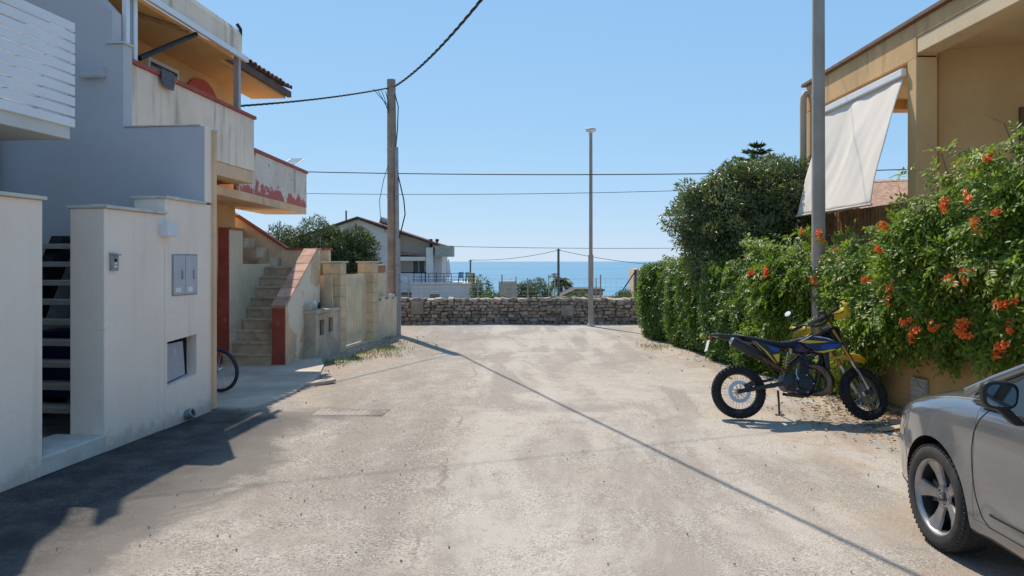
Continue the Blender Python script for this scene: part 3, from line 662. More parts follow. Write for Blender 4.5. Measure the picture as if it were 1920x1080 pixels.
vil_l = M('pale beam plaster', (.66,.52,.34), .88, var=.08, scale=1.2, bmp=.3, bscale=90)
MB().box(.05,8,-6,3.85,0,1.70).build('lower_wall', vil, RH)
MB().box(0,8,-6,3.86,1.702,1.85).build('terrace_slab', vil, RH)
MB().box(0,.29,0,.235,1.852,4.66).build('pillar', vil_in, RH, bevel=.01)
MB().box(0,.28,3.55,3.85,1.852,4.62).build('pillar', vil_in, RH, bevel=.01)
MB().box(-.002,.30,.0,3.86,4.62,5.12).build('roof_beam', vil, RH, bevel=.01)
MB().box(.30,8,3.5,3.86,4.62,5.12).build('roof_beam', vil, RH, bevel=.01)
MB().box(-.004,.30,-6,-.002,4.90,5.12).build('roof_beam', vil, RH, bevel=.01)
MB().box(.01,.30,-6,-.002,4.68,4.898).build('roof_beam', vil_l, RH, bevel=.008)
MB().box(.30,8,-6,3.5,4.80,5.12).build('roof', vil_l, RH)
MB().box(-.07,8.1,-6.1,3.95,5.122,5.18).build('roof_coping', M('brown coping', (.20,.12,.08), .7, var=.2), RH, bevel=.006)
MB().prism([(.475,.28),(3.4,-.55),(8,-.55),(8,.0),(3.4,-.2),(.475,.6)], 'z', 1.852, 4.80).build('porch_wall', vil_in, RH)
wf = MB().prism([(1.42,.005),(2.2,-.215),(2.2,-.26),(1.42,-.04)], 'z', 3.15, 3.93).build('window', M('brown frame', (.16,.09,.05), .6), RH)
MB().prism([(1.5,-.045),(2.12,-.22),(2.12,-.25),(1.5,-.07)], 'z', 3.22, 3.86).build('pane', pane_mat, wf)
MB().tube([(.02,3.74,4.98),(-.06,3.76,4.97),(-.1,3.76,4.88),(-.1,3.76,4.7),(-.1,3.76,.1)], .062, 12).build('drainpipe', M('beige pipe', (.52,.42,.32), .6, var=.08), RH, smooth='auto')
tf = thing('terrace_fence', 'brown wooden slat fence on the terrace under the white awning', 'fence', (5.62,10.6,1.852))
wood = M('brown wood slat', (.24,.15,.09), .75, var=.25, scale=10, bmp=.3, island=.2)
for k in range(27): MB().box(0,.025,.03+.122*k,.105+.122*k,.04,.80).build('slat', wood, tf, bevel=.003)
for z in (.12,.66): MB().box(.026,.06,0,3.26,z,z+.06).build('rail', wood, tf)
# awning
aw = thing('drop_awning', 'white canvas drop awning hanging outward from the villa beam', 'awning', (5.58,10.62,4.42))
m_, nt, b = nodes('white canvas'); b.inputs['Roughness'].default_value = .9
nt.links.new(mix(nt, ramp(nt, noise(nt, pos(nt,(1,1,.5)), 1.5, 5), .4, .8), (.86,.80,.73), (.78,.72,.65)), b.inputs['Base Color'])
bump(nt, b, noise(nt, pos(nt), 260, 2), .15, .002)
tr = N(nt, 'ShaderNodeBsdfTranslucent'); tr.inputs['Color'].default_value = (.75,.70,.62,1); mx = N(nt, 'ShaderNodeMixShader', Fac=.22)
nt.links.new(b.outputs[0], mx.inputs[1]); nt.links.new(tr.outputs[0], mx.inputs[2]); nt.links.new(mx.outputs[0], nt.nodes['Material Output'].inputs['Surface'])
cl = MB(); nu, nv = 60, 34
for j in range(nv):
    v = j/(nv-1)
    for i in range(nu):
        u = i/(nu-1)
        wv = .034*math.sin(u*15+v*2.2+.7*math.sin(v*4)) * (1-v)**.5*v**.3 + .05*math.sin(u*6.2+1.5*v)*math.sin(v*3.14)*.8 + .016*math.sin(u*27+9*v)*(1-v)**1.5*v**.4*1.6 + .006*math.sin(u*44-14*v)*(1-v)*v*2 + .05*math.exp(-((u-.25-.35*v)/.045)**2)*(1-v)*v*1.4 - .04*math.exp(-((u-.62-.2*v)/.04)**2)*(1-v)*v*1.4
        cl.v.append((-.47*v - wv + .0*v, 2.78*u + .015*math.sin(v*5)*(u-.5), -1.80*v))
for j in range(nv-1):
    for i in range(nu-1): cl.f.append((j*nu+i, j*nu+i+1, (j+1)*nu+i+1, (j+1)*nu+i))
co = cl.build('canvas', m_, aw, smooth=True); so = co.modifiers.new('thick', 'SOLIDIFY'); so.thickness = .003
MB().tube([(-.475,-.02,-1.81),(-.475,2.8,-1.81)], .018, 10).build('bottom_bar', M('pale bar', (.55,.5,.44), .5), aw, smooth='auto')
MB().box(-.055,.018,-.03,2.88,.01,.12).build('cassette', white_metal, aw, bevel=.012)
# neighbour house with tiled roof further back on the right
nh = thing('tiled_neighbour_house', 'pale house with clay tiled roof glimpsed behind the terrace fence', 'house', (13.2,24,0))
MB().box(-4,5,0,7,-.2,3.55).build('wall', cream_pl, nh)
tl = MB(); nC = 120
for k in range(nC+1):
    x = -4.4 + 9.8*k/nC; hgt = .045*abs(math.sin(k*math.pi/3))
    for j in range(9): tl.v.append((x, -.5+4.2*j/8, 3.45+1.35*j/8+hgt)); 
for k in range(nC):
    for j in range(8): tl.f.append((k*9+j,(k+1)*9+j,(k+1)*9+j+1,k*9+j+1))
rfn = tl.build('roof', M('clay tile', (.40,.23,.15), .85, var=.3, scale=5, bmp=.4, stain=(.26,.16,.11), sscale=2), nh)
MB().prism([(3.7,4.75),(7.2,3.5),(7.0,3.4),(-.2,3.4)], 'x', -4.2, 5.2).build('gable', cream_pl, nh)
MB().lathe([(.09,4.2),(.09,5.35),(.13,5.36),(.13,5.5)], 12, Matrix.Translation((-3.4,3.2,0))).build('chimney_pipe', galv, nh)
# ------------------------------------------------------------------ vegetation
nprng = np.random.default_rng(5)
def unit(a): return a/np.maximum(np.linalg.norm(a, axis=1, keepdims=True), 1e-9)
def leaf_mesh(name, p, d, n, ln, wd, mat, parent=None, fold=.18, kind='stuff', flip=True):
    """p base points, d directions, n face normals; each leaf a folded kite of two triangles"""
    d = unit(d); s = unit(np.cross(d, n)); n = np.cross(s, d)
    ln = np.asarray(ln)[:,None]; wd = np.asarray(wd)[:,None]; k = len(p)
    V = np.empty((k,4,3), np.float32)
    V[:,0] = p; V[:,1] = p + d*ln*.42 + s*wd*.5 + n*wd*fold; V[:,2] = p + d*ln - n*ln*.08; V[:,3] = p + d*ln*.42 - s*wd*.5 + n*wd*fold
    me = bpy.data.meshes.new(name); me.vertices.add(4*k); me.vertices.foreach_set('co', V.ravel())
    idx = (np.arange(k)*4)[:,None] + np.array([[0,1,2,0,2,3]]); me.loops.add(6*k); me.loops.foreach_set('vertex_index', idx.ravel().astype(np.int32))
    me.polygons.add(2*k); me.polygons.foreach_set('loop_start', (np.arange(2*k)*3).astype(np.int32)); me.polygons.foreach_set('loop_total', np.full(2*k,3,np.int32))
    me.update(calc_edges=True)
    o = link(name, me, mat, parent, kind=kind); return o
def compound(p, d, n, L, pairs=4, ll=.065, lw=.032):
    """pinnate leaves: returns arrays of leaflets"""
    d = unit(d); s = unit(np.cross(d, n)); n = np.cross(s, d); k = len(p); P_=[];D_=[];N_=[];LL=[];LW=[]
    for j in range(pairs+1):
        t = .25 + .75*j/pairs; base = p + d*(L*t)[:,None] - n*(L*.18*t*t)[:,None]
        for sg in ((1,-1) if j < pairs else (0,)):
            dd = d*(.55 if sg else 1) + s*sg*.9 - n*.25 + nprng.normal(0,.12,(k,3))
            P_.append(base); D_.append(dd); N_.append(n + nprng.normal(0,.18,(k,3))); sc = nprng.uniform(.75,1.2,k)*(1-.25*abs(t-.6))
            LL.append(ll*sc); LW.append(lw*sc)
    return np.concatenate(P_), np.concatenate(D_), np.concatenate(N_), np.concatenate(LL), np.concatenate(LW)
def lump(y, z, ph=0):
    return (np.sin(y*2.1+z*1.7+ph)+np.sin(y*3.7-z*2.9+1.3+ph)+np.sin(y*6.1+z*5.3+2+ph)*.6+np.sin(y*1.1-z*4.1+.4+ph)*.8)/3.4
hy = np.array([4.5,6,7,7.8,8.3,8.8,9.2,9.7,10.5,12,15,17.9]); hz = np.array([2.92,2.86,2.80,2.72,2.58,2.32,2.14,2.05,2.0,1.95,1.9,1.83])
ly = np.array([4.5,6.5,7.5,8.2,8.6,9.0,9.35,9.7,18]); lz = np.array([.95,.92,.90,.80,.78,.84,.50,.04,.0])
by = np.array([4.5,7,9,10,12,15,18]); bz = np.array([.34,.36,.36,.40,.55,.60,.62])
def hedge_leaves(n, y0, y1, deep=1.0):
    y = nprng.uniform(y0, y1, n); top = np.interp(y,hy,hz); bot = np.interp(y,ly,lz); t = nprng.random(n)**.9
    rag = .10*np.sin(y*9.1)+.07*np.sin(y*23+1); z = bot + rag*(1-t) + t*(top+.10*lump(y*3,y*0)-bot-rag*(1-t)*0)
    prof = np.interp(t,[0,.12,.5,.85,.96,1.0],[.55,.85,1.0,.95,.7,.25]); bulge = np.interp(y,by,bz)*prof*(1+np.where(y > 12.5, .34*lump(y*1.4,z*.3), .62*lump(y,z))) + .05
    dep = nprng.exponential(.07, n)*deep; x = xw(y) - bulge + dep
    near_top = (t > .93); x = np.where(near_top, x + nprng.uniform(0,.75,n), x)
    nrm = np.stack([-np.ones(n), -.35+np.zeros(n), .45+.9*near_top], 1) + .9*np.stack([0*y, lump(y,z,1.0), lump(y,z,2.2)],1) + nprng.normal(0,.45,(n,3))
    d = np.stack([-.35+nprng.normal(0,.4,n), nprng.normal(0,.75,n), -.75+nprng.normal(0,.45,n)+.6*near_top], 1)
    keep = ~((np.abs(y-(10.42-.9*(4.33-x))) < .30) & (z < 1.30) & (z > .55) & (x < 4.5))      # thin growth where the lamp post shows
    return np.stack([x,y,z],1)[keep], d[keep], unit(nrm)[keep]
vine_m = leafmat('trumpet vine leaf', (.065,.15,.018), (.24,.33,.04), (.34,.40,.06), .42, .48)
ivy_m = leafmat('hanging vine leaf', (.05,.12,.02), (.16,.25,.045), (.11,.17,.035), .40, .42)
hedge = thing('trumpet_vine_hedge', 'green trumpet vine hedge with orange flowers spilling over the ochre wall', 'hedge', OW)
off = np.array(OW)
def hedge_part(name, n, y0, y1, mat, pairs, ll, lw, L, deep=1):
    p, d, nn = hedge_leaves(n, y0, y1, deep); P_, D_, N_, LL, LW = compound(p-off, d, nn, nprng.uniform(L*.7,L*1.25,len(p)), pairs, ll, lw)
    return leaf_mesh(name, P_, D_, N_, LL, LW, mat, hedge)
hedge_part('foliage', 7600, 4.7, 11.8, vine_m, 4, .080, .040, .22)
hedge_part('foliage', 900, 4.7, 11.8, leafmat('young vine leaf', (.22,.30,.05), (.34,.38,.07), None, .4, .45), 3, .06, .03, .16, .3)
hedge_part('foliage', 160, 4.7, 11.8, leafmat('dead vine leaf', (.22,.12,.05), (.30,.20,.09), None, .7, .2), 3, .06, .03, .16, .4)
hedge_part('foliage', 4200, 11.2, 14.0, ivy_m, 3, .070, .040, .17)
iv = thing('ivy_curtain', 'dense hanging ivy covering the far end of the right hand wall', 'ivy', (3.7,17,0)); hedge_keep = hedge; off_keep = off
hedge = iv; off = np.array((3.7,17,0))
hedge_part('foliage', 9500, 13.4, 18.1, ivy_m, 2, .068, .046, .13)
# end face of the ivy at the far corner
ne = 1500; ye = nprng.uniform(17.9,18.35,ne); ze = nprng.random(ne)*1.8; xe = nprng.uniform(3.15,4.4,ne)
P_,D_,N_,LL,LW = compound(np.stack([xe,ye,ze],1)-off, np.stack([nprng.normal(0,.5,ne),nprng.normal(0,.3,ne),-.8+0*ye],1), unit(np.stack([-.5+0*ye,.3+0*ye,.3+0*ye],1)+nprng.normal(0,.4,(ne,3))), nprng.uniform(.09,.15,ne), 2, .06, .04)
leaf_mesh('foliage', P_, D_, N_, LL, LW, ivy_m, iv)
hedge = hedge_keep; off = off_keep
twig = M('vine wood', (.16,.11,.07), .9, var=.3, scale=14)
sm = MB()
for k in range(70):
    y = nprng.uniform(5,17.5); top = np.interp(y,hy,hz); z = nprng.uniform(.3,1)*top; b0 = np.interp(y,by,bz)
    pts = []; x = xw(y)-b0*.9; 
    for i in range(5): pts.append((x-OW[0]+nprng.normal(0,.05), y-OW[1]+.16*i*(1 if k%2 else -1)+nprng.normal(0,.04), z-.10*i+nprng.normal(0,.05)))
    sm.tube(pts, [.007,.006,.005,.004,.002], 5)
for y in np.arange(5.4,17.6,.55): sm.tube([(xw(y)-OW[0]-.03, y-OW[1], 0 if y > 9.4 else .75),(xw(y)-OW[0]-.08, y-OW[1]+.1, .9),(xw(y)-OW[0]-.1, y-OW[1]-.05, 1.75)], [.022,.016,.01], 6)
sm.build('stems', twig, hedge, kind='stuff')
# arching shoots standing off the hedge top
sh = MB()
for (y,z,dx,dz) in ((8.1,2.75,-.15,.35),(7.2,2.95,-.2,.3),(9.0,2.4,.1,.35),(6.6,3.05,-.1,.35),(11,2.1,-.15,.25)): sh.tube([(xw(y)-.15-OW[0],y-OW[1],z-.2),(xw(y)-.2+dx*.5-OW[0],y-OW[1],z+dz*.6),(xw(y)-.2+dx-OW[0],y+.15-OW[1],z+dz)], [.006,.005,.002], 5)
sp_P=[];sp_D=[];sp_N=[]
for k in range(90):
    y = nprng.uniform(5.2,13.0); y = y if not 8.7 < y < 10.9 or k%5 == 0 else nprng.uniform(5.2,8.3); tt = nprng.choice([nprng.uniform(.25,.95),1.0],p=[.5,.5]); z = np.interp(y,ly,lz)*(1-tt)+np.interp(y,hy,hz)*tt; x = xw(y)-np.interp(y,by,bz)*(.9 if tt < 1 else .3)
    d0 = np.array([-.55+nprng.normal(0,.25), nprng.normal(0,.5), .75*(tt >= 1)+nprng.normal(.05,.3)]); Ls = nprng.uniform(.25,.55)*(1 if y > 7.2 else .75); pts = []
    for i in range(6):
        t_ = i/5; pts.append(np.array([x,y,z]) + d0*Ls*t_ + np.array([0,0,-.28*Ls*t_*t_*2]) - np.array(OW))
    sh.tube(pts, [.005,.0045,.004,.0035,.003,.0015], 4)
    for i in range(1,6):
        for sg in (-1,1): sp_P.append(pts[i]); sp_D.append(d0*.4+np.array([nprng.normal(-.1,.3),sg*.7,nprng.normal(-.3,.3)])); sp_N.append(np.array([-.6,-.2,.7])+nprng.normal(0,.35,3))
q_ = compound(np.array(sp_P), np.array(sp_D), unit(np.array(sp_N)), nprng.uniform(.11,.24,len(sp_P)), 3, .075, .036); leaf_mesh('foliage', *q_, vine_m, hedge)
sh.build('shoots', twig, hedge, kind='stuff')
# flowers: clusters of orange trumpets
fl_m = leafmat('orange trumpet petal', (.90,.09,.02), (.95,.24,.04), None, .5, .2)
def flower_cluster(seed):
    r2 = random.Random(seed); m = MB()
    for k in range(r2.randint(4,7)):
        dv = Vector((-1+r2.uniform(-.5,.4), r2.uniform(-1,1), r2.uniform(-.8,.7))).normalized(); o = Vector((r2.uniform(-.02,.02), r2.uniform(-.04,.04), r2.uniform(-.04,.04)))
        q = dv.to_track_quat('Z','Y').to_matrix().to_4x4(); Mx = Matrix.Translation(o) @ q; s_ = r2.uniform(.8,1.15)
        m.lathe([(.004*s_,0),(.010*s_,.02*s_),(.013*s_,.045*s_)], 6, Mx, caps=False)
        for j in range(5):
            a = 2*math.pi*j/5; a2 = a+.6; a0 = a-.6; rr = .036*s_
            m.add([(.012*math.cos(a0)*s_,.012*math.sin(a0)*s_,.044*s_),(rr*.8*math.cos(a0+.15),rr*.8*math.sin(a0+.15),.052*s_),(rr*1.15*math.cos(a),rr*1.15*math.sin(a),.046*s_),(rr*.8*math.cos(a2-.15),rr*.8*math.sin(a2-.15),.052*s_),(.012*math.cos(a2)*s_,.012*math.sin(a2)*s_,.044*s_)], [(0,1,2),(0,2,4),(2,3,4)], Mx)
    me = m.mesh('flower'); me.materials.append(fl_m); return me
FL = [flower_cluster(i) for i in range(6)]
fl_px = [(1870,298),(1790,385),(1832,370),(1842,420),(1668,425),(1661,468),(1418,513),(1449,511),(1515,435),(1548,440),(1536,527),(1635,525),(1685,540),(1683,565),(1838,505),(1822,515),(1795,527),(1712,605),(1730,622),(1725,635),(1765,612),(1818,612),(1822,625),(1902,572),(1898,650),(1893,660),(1912,615),(1640,520),(1575,470),(1770,650),(1880,400)]
for k, (px, py) in enumerate(fl_px):
    # where that sight line meets the hedge front
    a = (px-960)/1400; Y = 8.0
    for _ in range(30):
        z = 1.8-(py-490)/1400*Y; t = (z-np.interp(Y,ly,lz))/(np.interp(Y,hy,hz)-np.interp(Y,ly,lz)); pf = np.interp(t,[0,.12,.5,.85,.96,1.0],[.55,.85,1.0,.95,.7,.25])
        xf = xw(Y) - np.interp(Y,by,bz)*pf*(1+(.62*lump(np.array(Y),np.array(z)) if Y < 12.5 else .34*lump(np.array(Y)*1.4,np.array(z)*.3)))-.15; Y = .5*Y + .5*xf/a
    share('flower', FL[k%6], hedge, (xf-OW[0]-.05, Y-OW[1], z), (0,0,rng.uniform(-.6,.6)), [rng.uniform(1.0,1.35) if k < 27 else rng.uniform(.5,.8)]*3)
# crowns of trees and shrubs: leaves on and inside many overlapping blobs
def blob_crown(name, blobs, per_m2, ll, lw, mat, parent, origin, jitter=.5, droop=-.1, inner=.35):
    P_=[];D_=[];N_=[]
    for (cx,cy,cz,rx,ry,rz) in blobs:
        area = 4*math.pi*((rx*ry)**1.6/3+(rx*rz)**1.6/3+(ry*rz)**1.6/3)**(1/1.6); n = int(area*per_m2)
        u = unit(nprng.normal(0,1,(n,3))); rad = 1 - inner*nprng.random(n)**1.7 + nprng.normal(0,.05,n)
        p = np.array([cx,cy,cz]) + u*np.array([rx,ry,rz])*rad[:,None]
        P_.append(p); nn = unit(u*np.array([1/rx,1/ry,1/rz])); N_.append(nn + nprng.normal(0,.4,(n,3))); D_.append(nn*.6 + nprng.normal(0,jitter,(n,3)) + np.array([0,0,droop]))
    P_ = np.concatenate(P_); n = len(P_); sc = nprng.uniform(.6,1.3,n)
    return leaf_mesh(name, P_-np.array(origin), np.concatenate(D_), unit(np.concatenate(N_)), ll*sc, lw*sc, mat, parent)
def scatter_blobs(cx, cy, cz, rx, ry, rz, n, r0, r1, seed, flat=.85):
    r2 = random.Random(seed); out = []
    for _ in range(n):
        while True:
            u = Vector((r2.uniform(-1,1), r2.uniform(-1,1), r2.uniform(-1,1)))
            if .35 < u.length < 1: break
        r_ = r2.uniform(r0,r1); out.append((cx+u.x*rx, cy+u.y*ry, cz+u.z*rz, r_, r_, r_*flat))
    return out
def limbs(parent, origin, base, tops, r0, mat, name='trunk'):
    m = MB(); o = Vector(origin); b0 = Vector(base)
    for k, t_ in enumerate(tops):
        t_ = Vector(t_); mid = b0.lerp(t_,.45) + Vector((rng.uniform(-.1,.1),rng.uniform(-.1,.1),.15*(t_-b0).length)); m.tube([b0-o, b0.lerp(mid,.5)-o, mid-o, mid.lerp(t_,.6)-o, t_-o], [r0, r0*.75, r0*.5, r0*.3, r0*.1], 7)
    return m.build(name, mat, parent, smooth=True)
bark = M('grey bark', (.14,.11,.08), .95, var=.3, scale=12, bmp=.7, bscale=30)
# big rounded shrub over the hedge
pit_m = leafmat('pittosporum leaf', (.06,.085,.035), (.17,.19,.085), (.25,.27,.15), .34, .3)
o_ = (4.7,14.6,0); shrub = thing('tall_shrub', 'big dark rounded evergreen shrub leaning over the hedge', 'shrub', o_)
bl = [(4.15,14.5,2.75,.75,.7,.75),(4.9,14.4,2.9,.8,.75,.72),(3.75,14.6,2.35,.6,.6,.6),(4.6,14.3,2.15,.75,.6,.55),(5.3,14.0,2.85,.62,.6,.75),(4.0,14.0,1.7,.5,.5,.5),(4.4,13.7,1.4,.55,.5,.6),(3.7,14.3,1.75,.42,.4,.5),(4.6,13.2,1.5,.5,.5,.6),(3.55,14.8,2.75,.42,.4,.38),(4.3,14.7,3.25,.5,.5,.42),(5.0,14.5,3.4,.5,.5,.42),(5.55,13.9,3.25,.45,.45,.5)] + scatter_blobs(4.35,14.4,2.6,1.25,.8,1.1,44,.12,.32,4) + scatter_blobs(5.2,14.1,2.9,.75,.6,.95,22,.12,.3,8)
blob_crown('crown', bl, 500, .095, .030, pit_m, shrub, o_, .55, .05, .45)
limbs(shrub, o_, (4.7,14.6,0), [(4.1,14.5,2.8),(4.9,14.4,3.1),(3.7,14.6,2.4),(5.3,14.1,3.0),(4.5,14.3,2.3)], .10, bark)
twg = MB()
for k in range(60):
    bb = bl[12+k%60]; d = Vector((nprng.normal(), nprng.normal(), nprng.normal()+.6)).normalized(); p0 = Vector(bb[:3])-Vector(o_); twg.tube([p0, p0+d*bb[3]*1.1], [.008,.003], 4)
twg.tube([(-1.1,0,2.3),(-1.3,-.1,2.25),(-1.55,-.1,2.32)], [.006,.004,.002], 4)
twg.build('twigs', bark, shrub, kind='stuff')
# trees behind the left walls
olive_m = leafmat('olive green needle leaf', (.035,.055,.022), (.08,.10,.04), (.10,.12,.05), .5, .2)
def tree(label, o_, blobs, per, ll, lw, mat, r0, name='garden_tree', tops=5, cat='tree', group=None):
    t = thing(name, label, cat, o_, 0, group); blob_crown('crown', blobs, per, ll, lw, mat, t, o_, .6, .1, .5)
    limbs(t, o_, (o_[0],o_[1],o_[2]-.05), [b[:3] for b in blobs[:tops]], r0, bark); return t
tz = terrain(30)
tree('broad dark tree standing behind the limestone piers on the left', (-7.4,30,tz), [(-7.4,30,1.8,1.3,1.2,1.2),(-8.8,30,2.0,.9,.9,1.1),(-6.4,29.6,1.3,1.1,1,1.0),(-9.4,30.3,2.6,.6,.6,.7),(-7.9,30,2.9,.7,.7,.7),(-6.9,30,.4,1.5,1,1.0),(-8.6,30,.3,1.1,1,1.3)] + scatter_blobs(-7.5,30,1.9,1.9,1,1.6,30,.35,.6,3), 260, .16, .035, olive_m, .2)
tree('small dark tree beside the ochre stairs parapet on the left', (-11.6,33,terrain(33)), [(-10.1,33,1.6,.7,.7,1.0),(-10.6,33,1.0,.8,.8,.9)] + scatter_blobs(-10.3,33,1.5,.7,.6,1.0,14,.3,.5,5), 240, .16, .04, olive_m, .14)
bush_m = leafmat('coastal bush leaf', (.04,.075,.02), (.10,.13,.045), (.13,.14,.06), .55, .25)
def bush(label, x, y, ztop, wdt, seed):
    z0 = terrain(y); o_ = (x,y,z0); h = ztop-z0
    bl_ = [(x,y,z0+h*.55,wdt*.38,wdt*.3,h*.42)] + scatter_blobs(x,y,z0+h*.55,wdt*.42,wdt*.3,h*.38,14,wdt*.10,wdt*.18,seed)
    tree(label, o_, bl_, 90 if y < 60 else 45, .16 if y < 60 else .24, .06 if y < 60 else .09, bush_m, .06, 'coastal_bush', 3, 'bush', 'bushes beyond the stone wall')
bush('upright bush right beside the seaside house terrace', -2.0, 48, .95, 1.9, 1)
bush('low wide scrub bush just behind the left part of the stone wall', -1.1, 42, .05, 2.4, 2)
bush('round small bush left of the wide one against the sea', -.05, 66, .1, 2.6, 3)
bush('wide dark bush between the concrete block and the palm', 2.2, 66, .25, 3.6, 4)
bush('low bush at the foot of the palm', 3.0, 40, -.25, 2.4, 6)
bush('bush near the far right end of the stone wall', 7.2, 46, -.05, 3.0, 5)
bush('little dark bush right of the slender street lamp', 5.5, 60, -.6, 2.2, 7)
# palm
pm = thing('palm_tree', 'small palm tree against the sea left of the slender street lamp', 'palm', (6.5,100,terrain(100)))
zt = 4.1-.9
MB().tube([(0,0,-.1),(.1,0,1.6),(.05,0,zt)], [.28,.24,.22], 10).build('trunk', bark, pm, smooth=True)
P_=[];D_=[];N_=[];LL=[]; rc = MB()
for k in range(24):
    az = 2*math.pi*k/24+rng.uniform(-.1,.1); el = rng.uniform(-.1,1.15); Lf = rng.uniform(2.1,2.7); pts = []
    for i in range(9):
        t_ = i/8; r_ = Lf*t_*math.cos(el)*(1-.12*t_); zz = zt + Lf*t_*math.sin(el) - 1.25*t_*t_*(.6+.6*math.cos(el)); pts.append(Vector((r_*math.cos(az), r_*math.sin(az), zz)))
    rc.tube(pts, [.03]*4+[.02]*5, 4)
    for i in range(1,9):
        dv = (pts[i]-pts[i-1]).normalized(); sdv = dv.cross(Vector((0,0,1))).normalized()
        for sg in (-1,1):
            for q in (0,.5): P_.append(pts[i-1].lerp(pts[i],q)); D_.append(dv*.6+sdv*sg*.9-Vector((0,0,.35))); N_.append(Vector((0,0,1))); LL.append(.75)
rc.build('frond_ribs', bark, pm, kind='stuff')
palm_m = leafmat('palm leaf', (.05,.09,.035), (.09,.13,.05), None, .45, .2)
leaf_mesh('fronds', np.array(P_), np.array(D_), np.array(N_), np.array(LL), np.full(len(LL),.16), palm_m, pm)
# norfolk pine behind the shrub
ar = thing('norfolk_pine', 'dark tiered pine tip poking above the big shrub', 'tree', (15.1,46,terrain(46)))
zt = 9.0-terrain(46); MB().tube([(0,0,-.1),(0,0,zt)], [.25,.03], 8).build('trunk', bark, ar, smooth=True)
P_=[];D_=[]; bm2 = MB()
for tier in range(14):
    z0 = zt-.18-.42*tier; Lb = .35+.45*tier if tier < 4 else 1.5+.12*tier
    for k in range(6):
        az = k*math.pi/3+tier*.5; e = Vector((math.cos(az)*Lb, math.sin(az)*Lb, .10+.05*Lb)); bm2.tube([(0,0,z0),(e.x*.6,e.y*.6,z0-.03),(e.x,e.y,z0+e.z)], [.03,.025,.01], 4)
        nn = int(26*Lb)+12
        for q in range(nn):
            t_ = rng.uniform(.12,1); P_.append((e.x*t_, e.y*t_, z0+e.z*t_*t_)); D_.append((rng.gauss(math.cos(az)*.6,.6), rng.gauss(math.sin(az)*.6,.6), rng.uniform(.1,.7)))
bm2.build('branches', bark, ar, kind='stuff')
pine_m = leafmat('pine needle', (.018,.04,.02), (.04,.07,.035), None, .5, .1)
leaf_mesh('crown', np.array(P_), np.array(D_), np.tile([[0,0,1.]],(len(P_),1))+nprng.normal(0,.4,(len(P_),3)), np.full(len(P_),.34), np.full(len(P_),.12), pine_m, ar)
# ------------------------------------------------------------------ beyond the wall: seaside house
hz0 = terrain(65)
H = thing('seaside_house', 'pale two storey seaside house with pitched tiled roof behind the pole', 'house', (-13.4,65,hz0))
lil = M('pale house render', (.55,.52,.52), .85, var=.06, scale=.6, bmp=.2)
lil_w = M('white house render', (.66,.62,.58), .85, var=.06, scale=.6, bmp=.2)
e0, rz_ = 3.35-hz0, 5.45-hz0
MB().prism([(-6.6,-.3),(3.0,-.3),(3.0,e0+1.0),(0,rz_),(-6.6,e0)], 'y', 0, 10).build('wall', lil, H)
MB().prism([(3.0,-.3),(6.0,-.3),(6.0,e0+.12),(3.0,e0+1.0)], 'y', 1.6, 10).build('wall', lil_w, H)
for sx in (-1,1):
    rr = MB().prism([(0,rz_+.02),(sx*7.1,e0-.22),(sx*7.1,e0-.02),(0,rz_+.25)], 'y', -.35, 10.3).build('roof', tile_dark, H)
    MB().prism([(0,rz_+.0),(sx*7.0,e0-.24),(sx*7.0,e0-.10),(0,rz_+.16)], 'y', -.40, -.36).build('barge_board', M('dark board', (.05,.035,.03), .8), rr)
MB().box(2.95,5.9,.1,1.55,1.4,2.2).build('balcony_slab', lil_w, H); zb = -.07-hz0
for x in (3.05,5.85): MB().box(x-.04,x+.04,.12,.2,zb,zb+.95).build('railing_post', dark_metal, H)
MB().box(3.0,5.9,.12,.18,zb+.85,zb+.93).build('railing_top', dark_metal, H); MB().box(3.0,5.9,.14,.17,zb,zb+.84).build('railing_panel', M('pale panel', (.55,.57,.6), .5), H)
for x in (4.8,5.35):
    dd = MB().box(x-.2,x+.2,1.54,1.6,zb,zb+1.95).build('door', M('shutter blue grey', (.14,.16,.2), .6), H)
MB().prism([(2.9,2.75-hz0),(5.95,2.35-hz0),(5.95,2.22-hz0),(2.9,2.45-hz0)], 'y', -.1, 1.6).build('canopy', tile_dark, H); MB().box(3.0,5.9,-.05,1.6,1.85-hz0,2.2-hz0).build('canopy_beam', lil_w, H)
MB().box(5.95,6.55,-.2,1.5,-.3,3.0-hz0).build('side_pier', lil_w, H); MB().box(6.57,7.25,.4,6,-.3,2.8-hz0).build('side_wall', lil, H)
MB().box(6.75,8.25,-.6,1.8,2.2-hz0,3.15-hz0).build('upper_balcony', M('grey green render', (.32,.33,.29), .8), H)
for x in (6.3,6.85): MB().lathe([(.09,3.0-hz0),(.09,3.55-hz0),(.16,3.56-hz0),(.16,3.75-hz0)], 10, Matrix.Translation((x,.3,0))).build('chimney_pipe', dark_metal, H)
sp = MB().tube([(1.6,2,rz_+.1),(2.6,2,rz_-.25)], .32, 12).build('water_tank', galv, H, smooth='auto')
MB().lathe([(.07,0),(.07,1.2)], 8, Matrix.Translation((-1.15,.5,rz_-.4))).build('flue', dark_metal, H)
for x, z0_, z1_ in ((1.15,-.5,3.4),(-.2,2.0,4.6)): MB().lathe([(.05,z0_),(.05,z1_)], 8, Matrix.Translation((x,-.08,0))).build('downpipe', dark_metal, H)
te = MB().box(5.0,10.3,-2.6,3,-.3,zb-.02).build('terrace', lil, H); MB().box(4.9,10.45,-2.7,3.1,zb-.018,zb+.05).build('terrace_edge', lil_w, te)
for x in np.linspace(5.2,10.2,9): MB().box(x-.025,x+.025,-2.6,-2.55,zb+.05,zb+.88).build('terrace_post', dark_metal, H)
for z in (.3,.55,.85): MB().box(5.1,10.3,-2.59,-2.56,zb+z,zb+z+.04).build('terrace_rail', dark_metal, H)
